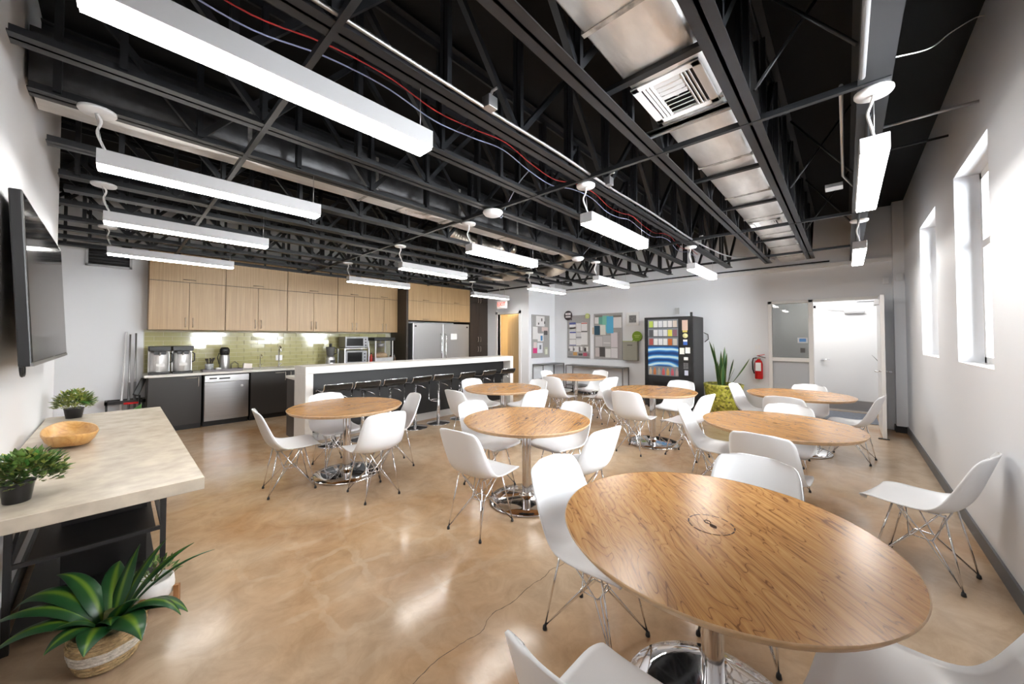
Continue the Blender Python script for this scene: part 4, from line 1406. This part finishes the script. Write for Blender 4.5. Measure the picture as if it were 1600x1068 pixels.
# far wall boards: local x runs along -Y, so rotate by -90 degrees
RZ = -PI / 2
its = [(.06, .27, .78, .98, WP, 'notice'), (.06, .27, .92, .98, NB, 'heading'), (.06, .27, .52, .76, WP, 'notice'), (.07, .27, .68, .72, NB, 'heading'), (.06, .27, .80, .84, RD, 'heading'), (.28, .44, .72, .95, WP, 'notice'),
       (.28, .45, .50, .70, LG, 'notice'), (.28, .45, .54, .58, (.28, .28, .30), 'heading'), (.45, .63, .74, .97, WP, 'notice'), (.45, .63, .93, .96, RD, 'heading'), (.45, .63, .71, .73, DK, 'heading'), (.44, .64, .36, .70, WP, 'notice'),
       (.06, .27, .34, .50, WP, 'notice'), (.06, .30, .335, .355, NB, 'heading'), (.28, .44, .34, .50, WP, 'notice'),
       (.05, .17, .18, .31, WP, 'card'), (.20, .36, .16, .31, WP, 'card'), (.40, .48, .20, .31, WP, 'card'), (.55, .66, .18, .31, WP, 'card'),
       (.03, .08, .18, .25, DK, 'photo'), (.18, .23, .19, .26, DK, 'photo'), (.36, .42, .17, .29, (.2, .18, .18), 'photo'), (.53, .60, .18, .28, DK, 'photo'),
       (.03, .15, .06, .12, (.3, .29, .29), 'photo'), (.18, .31, .06, .15, (.55, .30, .10), 'photo'), (.35, .48, .06, .12, DK, 'photo'), (.50, .62, .05, .14, (.45, .08, .13), 'photo'), (.62, .70, .05, .13, (.25, .2, .22), 'photo'),
       (.0, .68, .0, .035, (.22, .22, .23), 'strip')]
board('grey bulletin board of notices under the dark round sign', (WF, 5.80, .96), RZ, .70, 1.16, its)
its = [(.01, .14, .92, 1.13, WP, 'notice'), (.13, .26, .90, 1.10, (.14, .38, .32), 'notice'), (.24, .42, .88, 1.12, (.22, .55, .42), 'notice'), (.36, .55, .66, 1.10, (.10, .42, .66), 'poster'), (.33, .45, .70, 1.02, (.14, .50, .55), 'notice'),
       (.54, .77, .80, 1.07, WP, 'notice'), (.54, .77, 1.07, 1.12, (.2, .18, .16), 'heading'), (.02, .24, 1.09, 1.14, (.22, .22, .2), 'heading'), (-.06, .03, .64, .82, (.68, .55, .42), 'notice'), (.0, .17, .62, .86, (.02, .08, .13), 'notice'), (.17, .33, .62, .88, (.72, .72, .66), 'notice'),
       (.03, .24, .32, .58, (.56, .54, .55), 'notice'), (.25, .47, .32, .60, (.48, .47, .48), 'notice'), (.27, .46, .40, .42, WP, 'heading'), (.48, .66, .30, .68, (.66, .60, .63), 'notice'), (.03, .15, .05, .28, (.55, .50, .50), 'notice'), (.14, .31, .05, .30, (.06, .055, .055), 'photo'),
       (.32, .47, .03, .26, WP, 'notice'), (.48, .66, .03, .28, (.70, .67, .69), 'notice'), (.69, .70, .0, .68, (.30, .20, .26), 'strip')]
board('grey bulletin board with teal and blue posters beside the framed print', (WF, 4.95, .965), RZ, .78, 1.17, its)
its = [(.17, .55, .86, 1.14, WP, 'notice'), (.26, .31, .90, .96, DK, 'photo'), (.40, .45, 1.0, 1.08, DK, 'photo'), (.53, .58, .93, 1.0, DK, 'photo'), (.03, .26, .50, .84, WP, 'notice'), (.24, .44, .68, .84, (.30, .28, .28), 'photo'), (.42, .70, .72, .84, (.62, .50, .48), 'photo'),
       (.52, .68, .62, .74, DK, 'photo'), (.24, .50, .44, .66, WP, 'notice'), (.37, .46, .46, .60, (.06, .22, .45), 'photo'), (.04, .22, .12, .28, (.62, .04, .20), 'photo'), (.06, .20, .26, .42, (.65, .55, .55), 'photo'), (.22, .46, .12, .40, (.68, .70, .74), 'notice'), (.32, .40, .22, .34, (.15, .17, .2), 'photo'),
       (.54, .70, .06, .28, (.40, .42, .32), 'card'), (.58, .68, .08, .22, (.66, .68, .58), 'card')]
board('grey bulletin board with photos on the narrow wall beside the doorway', (XD + .12, YD, .97), 0, .77, 1.16, its)


def bubble(label, y, z, r, col, tail, lines):
    t = thing('speech_bubble_sign', label, 'sign', (WF, y, z), -PI / 2)
    b = MB()
    n = 32
    pts = [(r * math.cos(2 * PI * k / n), r * math.sin(2 * PI * k / n)) for k in range(n)]
    vs = [(x, -.04, zz) for x, zz in pts] + [(x, -.028, zz) for x, zz in pts]
    b.add(vs, [tuple(range(n - 1, -1, -1))[::-1], tuple(range(n, 2 * n))[::-1]] + [(k, (k + 1) % n, n + (k + 1) % n, n + k) for k in range(n)])
    b.build('disc', flat(*col), t)
    b = MB()
    a0 = tail
    q = [(r * .95 * math.cos(a0 - .25), r * .95 * math.sin(a0 - .25)), (r * 1.35 * math.cos(a0 - .1), r * 1.35 * math.sin(a0 - .1)), (r * .95 * math.cos(a0 + .25), r * .95 * math.sin(a0 + .25))]
    b.add([(x, -.04, zz) for x, zz in q] + [(x, -.028, zz) for x, zz in q], [(0, 1, 2), (5, 4, 3), (0, 3, 4, 1), (1, 4, 5, 2), (2, 5, 3, 0)])
    b.build('tail', flat(*col), t)
    MB().tube([(0, 0, 0), (0, -.03, 0)], .01, 6).build('standoff', BLACKP, t)
    for (zz, ww, hh, c) in lines:
        MB().box(-ww, ww, -.0415, -.04, zz - hh, zz + hh).build('print_line', flat(*c), t)


bubble('dark round speech bubble sign with white print over the left board', 5.77, 2.135, .135, (.045, .03, .035), -.75, [(.045, .09, .03, (.75, .72, .72)), (.045, .02, .012, (.55, .2, .22)), (-.035, .085, .022, (.75, .72, .72))])
bubble('small pale green speech bubble sign at the corner of the left board', 5.15, 2.10, .07, (.55, .62, .25), -2.3, [(.0, .04, .01, (.66, .70, .40))])
bubble('bright green speech bubble sign above the grey metal box', 3.765, 1.545, .125, (.22, .36, .02), -2.3, [(.02, .07, .012, (.45, .58, .15)), (-.02, .05, .01, (.45, .58, .15))])
fp = thing('framed_print', 'white framed grey print left of the vending machine', 'picture', (WF, 4.05, 1.81), -PI / 2)
f = MB().box(0, .33, -.03, -.001, 0, .05).box(0, .33, -.03, -.001, .28, .33).box(0, .05, -.03, -.001, .05, .28).box(.28, .33, -.03, -.001, .05, .28)
f.build('frame', TRIMW, fp, bevel=.004)
MB().box(.05, .28, -.012, -.001, .05, .28).build('mat', PAPER, fp)
MB().box(.075, .255, -.0135, -.012, .075, .255).build('print', M('grey_print', (.18, .18, .18), .6, noise=(45, .5)), fp)
mb_ = thing('metal_box', 'grey metal wall box with a slot and green top edge', 'box', (WF, 4.10, .95), -PI / 2)
MB().box(0, .37, -.12, -.001, 0, .46).build('body', M('grey_green_metal', (.36, .36, .31), .45, .4), mb_, bevel=.006)
MB().box(-.004, .374, -.125, -.001, .46, .48).build('lid', flat(.42, .46, .22), mb_)
MB().box(.12, .25, -.1215, -.12, .37, .385).build('slot', BLACKP, mb_)
tag(MB().box(-.03, 0, -.045, .045, -.07, .07).build('wall_box', M('grey_plastic', (.55, .55, .55), .5), bevel=.004, loc=(WF, 2.83, 2.12)), 'small grey wall box above the vending machine', 'electrical box')
sw = thing('light_switch', 'white light switch between the narrow wall and the boards', 'switch', (WF, 6.15, 1.45))
MB().box(-.008, 0, -.04, .04, -.06, .06).build('plate', PLASTIC, sw, bevel=.002)
MB().box(-.013, -.008, -.012, .012, -.025, .025).build('rocker', PLASTIC, sw)
for y, x, lab in ((-.50, WF - .03, 'small white motion sensor on the far wall beside the pilaster'),):
    tag(MB().box(-.05, .03, -.035, .035, -.06, .06).build('motion_sensor', PLASTIC, bevel=.01, loc=(x, y, 2.45)), lab, 'sensor')
tag(MB().box(-.05, .0, -.045, .045, -.06, .06).build('motion_sensor', PLASTIC, bevel=.01, loc=(8.45, -.638, 2.47)), 'small white motion sensor on the corner pilaster', 'sensor')
oc = thing('wall_outlet', 'white double outlet plate above the fire extinguisher', 'outlet', (WF, 1.30, 1.32))
MB().box(-.006, 0, -.055, .055, -.06, .06).build('plate', PLASTIC, oc, bevel=.002)
for s in (-.025, .025):
    MB().box(-.008, -.006, s - .014, s + .014, -.035, .035).build('socket', TRIMW, oc)
fe = thing('fire_extinguisher', 'red fire extinguisher hanging left of the door frame', 'fire extinguisher', (WF - .085, 1.275, .70))
MB().lathe([(0, 0), (.06, 0), (.068, .012), (.068, .30), (.055, .35), (.025, .375), (.02, .39), (0, .39)], 26).build('cylinder', RED, fe)
MB().box(-.071, -.062, -.045, .045, .16, .32).build('label_plate', PAPER, fe)
MB().lathe([(0, .39), (.022, .39), (.022, .42), (0, .42)], 14).build('valve', M('brass', (.5, .42, .25), .3, .9), fe)
MB().obox((0, -.045, .435), (.022, .14, .012), (.3, 0, 0)).build('lever', BLACKP, fe)
MB().obox((0, -.035, .465), (.022, .13, .012), (-.25, 0, 0)).build('lever', RED, fe)
MB().tube([(0, .03, .41), (0, .09, .40), (0, .105, .33), (0, .10, .18), (0, .075, .10)], .011, 8).build('hose', BLACKP, fe)
MB().box(.06, .085, -.02, .02, .05, .40).build('wall_bracket', BLACKP, fe)
# things on the glass sidelight
tag(MB().box(-.004, 0, -.075, .075, -.05, .05).build('notice_card', flat(.70, .74, .80), loc=(WF + .029, .60, 1.46)), 'white and blue notice card on the sidelight glass', 'notice')
MB().box(-.0055, -.004, -.05, .05, -.028, .03).build('print', flat(.10, .28, .62), bpy.data.objects['notice_card'])
tag(MB().box(-.025, 0, -.035, .035, -.045, .045).build('card_reader', M('reader_grey', (.09, .09, .09), .4), bevel=.006, loc=(WF + .029, .60, 1.27)), 'dark card reader on the sidelight glass', 'card reader')
# two wire racks
def rack(label, x0, x1, y0, y1, z1, zs):
    t = thing('wire_shelf', label, 'shelf', (x0, y0, 0), 0)
    W, D = x1 - x0, y1 - y0
    g = M('rack_grey', (.20, .20, .21), .4, .6)
    for x in (0, W):
        for y in (0, D):
            MB().box(x - .01, x + .01, y - .01, y + .01, 0, z1).build('post', g, t)
    for z in zs:
        MB().box(-.01, W + .01, -.01, D + .01, z - .02, z).build('shelf', g, t)
    return t


rack('long grey wire shelf below the bulletin boards', 8.28, 8.61, 3.99, 5.62, .78, (.78, .25))
rack('short grey wire shelf below the photo board', 7.60, 8.55, 5.88, 6.22, .80, (.80, .40))
fm = MB().box(8.9, 10.0, -.40, .9, .001, .012).build('floor_mat', M('mat_blue_grey', (.16, .17, .20), .9, noise=(40, .2)))
tag(fm, 'grey blue entrance mat in the corridor beyond the door', 'mat')

# ================================================================== PLANTS
LEAF_V = mat_attr('variegated_leaf', [(0.0, (.15, .25, .03)), (.14, (.10, .20, .02)), (.30, (.016, .085, .022)), (1.0, (.010, .058, .020))], rough=.32)
LEAF_S = mat_attr('snake_leaf', [(0.0, (.035, .10, .030)), (.7, (.02, .07, .02)), (.86, (.16, .20, .04)), (1.0, (.22, .25, .06))], rough=.4)
LEAF_G = M('small_leaf_green', (.12, .21, .045), .45, noise=(25, .75, 3))
LEAF_Y = M('small_leaf_yellow', (.30, .33, .08), .45, noise=(30, .6, 3))
LEAF_B = M('broad_leaf', (.05, .16, .025), .4, noise=(12, .4, 3))
SOIL = M('moss_straw', (.22, .17, .09), .95, noise=(70, .7), bump=(90, 1.0))


def strap_leaf(b0, az, L, Wd, e0, droop, twist=0.0, n=14, fold=.25, peak=.40):
    P = Vector(b0); st = L / (n - 1)
    b = MB(); attr = []
    rows = []
    for i in range(n):
        u = i / (n - 1)
        e = e0 - droop * u ** 1.35
        d = Vector((math.cos(e) * math.cos(az), math.cos(e) * math.sin(az), math.sin(e)))
        side = Vector((-math.sin(az), math.cos(az), 0))
        up = d.cross(side) * -1
        tw = twist * u
        sd = side * math.cos(tw) + up * math.sin(tw)
        nn = up * math.cos(tw) - side * math.sin(tw)
        w_ = Wd * (math.sin(PI * min(1, (.12 + .88 * u)) ** (math.log(.5) / math.log(peak)) ) if False else 1)
        if u < peak:
            w_ = Wd * (.45 + .55 * math.sin(PI / 2 * u / peak))
        else:
            w_ = Wd * max(.02, math.cos(PI / 2 * ((u - peak) / (1 - peak)) ** 1.15))
        r = []
        for s in (-1, -.55, 0, .55, 1):
            r.append(P + sd * (s * w_ / 2) + nn * (fold * abs(s) * w_ / 2))
            attr.append(abs(s))
        rows.append(r)
        P = P + d * st
    b.grid(rows, True)
    b.attr = attr
    return b


def add_leaf(t, mat, *a, **k):
    o = strap_leaf(*a, **k).build('leaf', mat, t)
    m = o.modifiers.new('thickness', 'SOLIDIFY'); m.thickness = .0018
    s = o.modifiers.new('smooth', 'SUBSURF'); s.levels = 1; s.render_levels = 1
    return o


# ---- basket plant below the marble table
bp = thing('basket_plant', 'broad-leaved plant in a woven basket with a white band', 'plant', (-.005, 2.56, 0))
bp.scale = (.78, .78, .80)
WEAVE = M('seagrass', (.52, .38, .20), .85, noise=((30, 30, 90), .45), bump=((60, 60, 110), 1.0))
WEAVW = M('white_weave', (.74, .70, .64), .85, noise=((40, 40, 90), .2), bump=((60, 60, 110), 1.0))
basket = [(0, .004), (.115, .002), (.125, .02), (.145, .07)]
MB().lathe(basket, 40).build('basket_bottom', WEAVE, bp)
MB().lathe([(.145, .07), (.156, .10), (.160, .13)], 40).build('basket_band', WEAVW, bp)
MB().lathe([(.160, .13), (.162, .17), (.156, .20), (.148, .213), (.142, .205), (.146, .17)], 40).build('basket_rim', WEAVE, bp)
for k in range(9):
    z = .016 + .022 * k
    rr = np.interp(z, [.0, .02, .07, .13, .17, .2], [.115, .125, .145, .160, .162, .156])
    MB().tube([(rr * math.cos(q), rr * math.sin(q), z + .002 * math.sin(9 * q)) for q in np.linspace(0, 2 * PI, 40, endpoint=False)], .0075, 6, closed=True).build('braid', WEAVW if 3 <= k <= 5 else WEAVE, bp)
MB().lathe([(.146, .17), (.08, .185), (0, .19)], 24).build('soil', SOIL, bp)
fwd, lft = YAW, YAW + PI / 2
LV0 = [  # azimuth relative to view direction (deg, + is left), length, width, start elevation, droop, twist
    (95, .62, .085, 62, 125, .3), (112, .66, .09, 55, 128, -.2), (80, .52, .075, 70, 95, .2), (128, .50, .08, 50, 120, .1),
    (-62, .60, .065, 58, 62, .2), (-48, .52, .06, 66, 55, -.2), (-85, .48, .085, 58, 135, .3), (-112, .42, .10, 55, 130, -.4),
    (-78, .46, .09, 50, 120, .0), (10, .42, .07, 78, 40, .4), (40, .44, .085, 72, 95, -.3), (170, .30, .09, 60, 120, .2),
    (-150, .32, .10, 56, 125, .5), (-20, .46, .06, 72, 40, .0), (150, .26, .08, 70, 100, -.3), (-130, .24, .075, 74, 110, .2), (60, .36, .08, 60, 110, .5), (-100, .30, .075, 78, 90, .3)]
for k, (az, L, W_, e0, dr, tw) in enumerate(LV0):
    W_ = W_ * 1.45
    a = fwd + math.radians(az)
    add_leaf(bp, LEAF_V, (.03 * math.cos(a), .03 * math.sin(a), .185), a, L, W_, math.radians(e0), math.radians(dr), tw)
MB().tube([(0, 0, .17), (.005, 0, .28)], .025, 8).build('stem', flat(.14, .16, .06), bp)


# ---- generic small-leaved bunch
def bunch(t, n, centre, rad, hgt, size, mats, seed, name='foliage', broad=.6):
    rnd = random.Random(seed)
    groups = [MB() for _ in mats]
    for k in range(n):
        th_ = rnd.uniform(0, 2 * PI); ph = math.acos(rnd.uniform(-.45, 1)); rr = rad * rnd.uniform(.25, 1.0) ** .6
        p = Vector((centre[0] + rr * math.sin(ph) * math.cos(th_), centre[1] + rr * math.sin(ph) * math.sin(th_), centre[2] + hgt / rad * rr * math.cos(ph) * .8))
        d = Vector((math.sin(ph) * math.cos(th_), math.sin(ph) * math.sin(th_), .35 + .4 * math.cos(ph))).normalized()
        d = (d + Vector((rnd.uniform(-.5, .5), rnd.uniform(-.5, .5), rnd.uniform(-.3, .5)))).normalized()
        s = d.cross(Vector((0, 0, 1))).normalized(); u = s.cross(d)
        L = size * rnd.uniform(.7, 1.25); W_ = L * broad
        g = groups[rnd.randrange(len(groups))]
        g.add([p, p + d * L * .45 + s * W_ * .5 + u * .12 * L, p + d * L, p + d * L * .45 - s * W_ * .5 + u * .12 * L, p + d * L * .5], [(0, 1, 4), (1, 2, 4), (2, 3, 4), (3, 0, 4)], True)
    for g, m in zip(groups, mats):
        if g.v:
            o = g.build(name, m, t)
            o['kind'] = 'stuff'


def stems(t, n, c0, c1, rad, seed):
    rnd = random.Random(seed)
    for k in range(n):
        a = rnd.uniform(0, 2 * PI)
        MB().tube([c0, (c0[0] + .4 * rad * math.cos(a), c0[1] + .4 * rad * math.sin(a), (c0[2] + c1[2]) / 2), (c1[0] + .7 * rad * math.cos(a), c1[1] + .7 * rad * math.sin(a), c1[2])], .0025, 5).build('stem', flat(.16, .15, .05), t)


ZTB = .86
p1 = thing('potted_plant', 'small-leaved green plant in a black pot on the near table corner', 'plant', (-.255, 2.40, ZTB))
MB().lathe([(0, 0), (.032, 0), (.035, .003), (.043, .068), (.046, .072), (.046, .08), (.040, .08), (.039, .07), (0, .07)], 28).build('pot', BLACKP, p1)
stems(p1, 7, (0, 0, .07), (0, 0, .15), .08, 3)
bunch(p1, 1100, (.02, .03, .098), .10, .105, .026, [LEAF_G, LEAF_G, LEAF_B, LEAF_Y], 5)
p2 = thing('potted_plant', 'yellow-green leafy plant in a black pot at the far table end', 'plant', (-.225, 4.58, ZTB))
p2.scale = (.72, .72, .72)
MB().lathe([(0, 0), (.06, 0), (.075, .10), (.08, .11), (.07, .11), (0, .10)], 28).build('pot', BLACKP, p2)
stems(p2, 7, (0, 0, .10), (0, 0, .22), .10, 4)
bunch(p2, 800, (0, 0, .165), .15, .17, .040, [LEAF_Y, LEAF_Y, LEAF_G], 8)
for k, (az, L, e0) in enumerate(((-60, .16, 45), (-75, .17, 25), (-50, .14, 60), (-80, .15, 5), (-95, .15, -5), (-20, .12, 50))):
    a = fwd + math.radians(az)
    add_leaf(p2, LEAF_B, (.06 * math.cos(a), .06 * math.sin(a), .13 + .015 * k), a, L, .06, math.radians(e0), .5, .2, n=8)
p4 = thing('trailing_plant', 'broad green leaves beyond the far end of the marble table', 'plant', (.10, 5.02, 0))
MB().lathe([(0, 0), (.09, 0), (.11, .22), (.115, .24), (.10, .24), (0, .22)], 28).build('pot', BLACKP, p4)
MB().tube([(0, 0, .22), (.01, .01, .5), (0, .03, .74)], .008, 6).build('stem', flat(.14, .15, .05), p4)
for k, (az, L, e0) in enumerate(((60, .17, 40), (-50, .18, 35), (-95, .17, 20), (100, .18, 10), (0, .15, 60), (-140, .15, 20), (150, .15, 30))):
    a = fwd + math.radians(az)
    add_leaf(p4, LEAF_B, (.0, .03, .70 + .012 * k), a, L, .085, math.radians(e0), .7, .2, n=8)

# white pot on a low wooden stand
p3 = thing('plant_stand', 'low wooden stand under the white pot', 'stand', (.16, 2.86, 0))
STW = mat_wood('stand_wood', (.22, .09, .035), (.36, .17, .07), (.46, .24, .11), 1.0, 26.0, 'Z', .45, wave=False)
for k in range(4):
    a = PI / 4 + k * PI / 2 + .3
    MB().box(-.012, .012, -.012, .012, 0, .11).build('leg', STW, p3, .002, (.105 * math.cos(a), .105 * math.sin(a), 0), (0, 0, a))
for k in range(2):
    a = PI / 4 + k * PI / 2 + .3
    MB().bar((.10 * math.cos(a), .10 * math.sin(a), .035 + .0005 * k), (-.10 * math.cos(a), -.10 * math.sin(a), .035 + .0005 * k), .02, .016).build('rail', STW, p3)
p3b = thing('potted_plant', 'small green succulent in a white ceramic pot on the stand', 'plant', (.16, 2.86, .044))
MB().lathe([(0, 0), (.06, 0), (.085, .03), (.09, .07), (.085, .115), (.075, .12), (.07, .11), (0, .105)], 30).build('pot', M('white_ceramic', (.78, .77, .76), .3, noise=(20, .06)), p3b)
stems(p3b, 6, (0, 0, .10), (0, 0, .17), .07, 9)
bunch(p3b, 70, (.01, .01, .14), .10, .09, .034, [LEAF_G, M('sage_leaf', (.20, .30, .12), .5)], 21)

# ---- snake plant in a mosaic pot
sp = thing('snake_plant', 'tall snake plant in a yellow-green mosaic pot', 'plant', (8.12, 1.80, 0))
MOS = bpy.data.materials.new('mosaic_glaze'); MOS.use_nodes = True
nt, N_, L_, p_ = nodes_of(MOS)
tc_ = N_.new('ShaderNodeTexCoord'); vo = N_.new('ShaderNodeTexVoronoi'); vo.inputs['Scale'].default_value = 26
rp_ = ramp(N_, [(0, (.10, .09, .02)), (.35, (.26, .26, .03)), (.7, (.42, .42, .06)), (1.0, (.55, .50, .14))])
sep = N_.new('ShaderNodeSeparateColor')
L_.new(tc_.outputs['Object'], vo.inputs['Vector']); L_.new(vo.outputs['Color'], sep.inputs[0]); L_.new(sep.outputs[0], rp_.inputs[0]); L_.new(rp_.outputs[0], p_.inputs['Base Color'])
p_.inputs['Roughness'].default_value = .35
MB().lathe([(0, 0), (.20, 0), (.22, .015), (.30, .30), (.345, .57), (.35, .60), (.33, .605), (.32, .585), (.31, .56), (0, .55)], 48).build('pot', MOS, sp)
MB().lathe([(.318, .556), (.2, .565), (0, .57)], 30).build('soil', SOIL, sp)
rnd = random.Random(4)
for k, (dx, dy, az, L, e0, dr) in enumerate(((0, .08, 60, .85, 84, 6), (-.03, .04, 120, .92, 82, 12), (.02, .0, 10, .62, 86, 5), (-.05, -.02, -60, .66, 86, 4), (.03, -.06, -80, .55, 80, 6), (0, .10, 95, .62, 86, 8), (-.02, .02, 180, .70, 88, 3),
                                         (.02, -.10, -88, .66, 56, -6), (.0, .05, 20, .48, 88, 2), (-.04, .0, 200, .45, 82, 5), (.04, .07, 80, .5, 87, 4), (-.03, -.05, -95, .40, 68, 4), (.0, -.02, 0, .78, 87, 3))):
    a = math.radians(az)
    add_leaf(sp, LEAF_S, (dx, dy, .555), a, L, .075, math.radians(e0), math.radians(dr), rnd.uniform(-.8, .8), fold=.15, peak=.55)
cp_ = thing('corridor_plant', 'dark spiky plant in a small white pot in the corridor', 'plant', (9.85, -.62, 0))
MB().lathe([(0, 0), (.10, 0), (.11, .30), (.10, .30), (0, .28)], 24).build('pot', TRIMW, cp_)
for k in range(10):
    a = k * 2 * PI / 10
    add_leaf(cp_, M('dark_spiky_leaf', (.02, .03, .02), .5), (.02 * math.cos(a), .02 * math.sin(a), .28), a, .55, .05, 1.25, .5, 0, n=8)
stn = thing('plant_pedestal', 'white pedestal under the corridor plant', 'pedestal', (9.85, -.62, 0))
MB().box(-.14, .14, -.14, .14, 0, .42).build('block', TRIMW, stn, bevel=.01)
cp_.location.z = .42

# ================================================================== MARBLE TABLE, BOWL, TELEVISION
TX0, TX1, TY0, TY1 = -.372, .285, 2.19, 4.74
mt = thing('marble_table', 'long beige marble topped table on a black metal frame', 'table', (0, 0, 0))
MB().box(TX0, TX1, TY0, TY1, ZTB - .055, ZTB).build('tabletop', MARBLE, mt, bevel=.003)
FRM = M('frame_black', (.022, .022, .024), .4)
for x in (-.335, .20):
    for y in (2.95, 4.6):
        MB().box(x - .012, x + .012, y - .012, y + .012, 0, ZTB - .055).build('leg', FRM, mt)
for y in (2.95, 4.6):
    MB().box(-.323, .188, y - .010, y + .010, .395, .415).build('cross_bar', FRM, mt)
    MB().box(-.323, .188, y - .010, y + .010, ZTB - .08, ZTB - .055).build('cross_bar', FRM, mt)
for x in (-.335, .20):
    MB().box(x - .010, x + .010, 2.962, 4.588, .395, .415).build('side_bar', FRM, mt)
SHB = M('shelf_black', (.008, .007, .007), .45)
MB().box(-.28, .17, 2.965, 4.59, .40, .412).build('middle_shelf', SHB, mt)
MB().box(-.325, .19, 2.965, 4.59, .06, .075).build('lower_shelf', SHB, mt)
for s in (0, 1):
    MB().bar((-.335, 2.97 + 0, .415), (-.30, 3.60, ZTB - .06), .012, .012).build('diagonal_brace', FRM, mt) if s == 0 else MB().bar((.20, 2.97, .415), (.19, 3.3, ZTB - .06), .012, .012).build('diagonal_brace', FRM, mt)
MB().box(-.20, .15, 3.35, 3.37, .075, .40).build('back_panel', SHB, mt)
MB().box(-.20, .15, 3.35, 3.37, .412, ZTB - .06).build('back_panel', SHB, mt)

bw = thing('wooden_bowl', 'long carved wooden bowl on the marble table', 'bowl', (-.185, 3.50, ZTB), math.radians(96))
bw.scale = (.92, .78, .72)
n = 40
rows_o = []
prof = [(0.0, .006), (.55, .0), (.72, .012), (.88, .05), (1.0, .10), (.985, .112), (.93, .108), (.80, .055), (.60, .026), (0.0, .022)]
bm_ = MB()
vsr = []
for r_, z_ in prof:
    ring = []
    for k in range(n):
        a = 2 * PI * k / n
        ca, sa = math.cos(a), math.sin(a)
        ex_ = (abs(ca) ** 2.6 + abs(sa) ** 2.6) ** (-1 / 2.6)
        tip = 1 + .10 * abs(ca) ** 6
        ring.append((.285 * r_ * ca * ex_ * tip, .145 * r_ * sa * ex_, z_ + .022 * r_ * abs(ca) ** 4 + .003 * math.sin(3 * a)))
    vsr.append(ring + [ring[0]])
bm_.grid(vsr, True)
bm_.build('bowl', mat_wood('bowl_wood', (.42, .20, .05), (.58, .32, .10), (.68, .45, .20), 4.0, 18.0, 'X', .4))
bo = bpy.data.objects['bowl']; bo.parent = bw
tok = thing('key_ring', 'small bunch of silver tokens lying in the wooden bowl', 'keys', (-.165, 3.42, ZTB + .024))
for k in range(6):
    MB().lathe([(0, 0), (.012, 0), (.012, .003), (0, .003)], 12, (random.uniform(-.04, .04), random.uniform(-.05, .05), .0005 * k)).build('token', GALV, tok)

tv = thing('television', 'large black wall-mounted television on the left wall', 'television', (-.3125, 3.77, 1.787))
tv.rotation_euler = (0, math.radians(-3.0), 0)
MB().box(-.026, .016, -.88, .88, -.425, .425).build('body', BLACKP, tv, bevel=.006)
MB().box(.016, .0175, -.862, .862, -.402, .41).build('screen', M('tv_screen', (.012, .012, .013), .07, spec=.35), tv)
MB().box(.010, .020, -.88, .88, -.425, -.408).build('lower_trim', M('tv_trim', (.30, .30, .31), .3, .7), tv)
MB().box(.0176, .018, -.05, .05, -.406, -.403).build('badge', GALV, tv)
mn = MB().box(-.066, -.026, -.15, .15, -.12, .12)
mn.build('mount', BLACKP, tv)
for k in range(2):
    cq = [(-.035, -.70 + .05 * k + .035 * math.cos(q), -.43 + .05 * math.sin(q)) for q in np.linspace(0, 2 * PI, 16, endpoint=False)]
    MB().tube(cq, .005, 6, closed=True).build('cable_loop', BLACKP, tv)
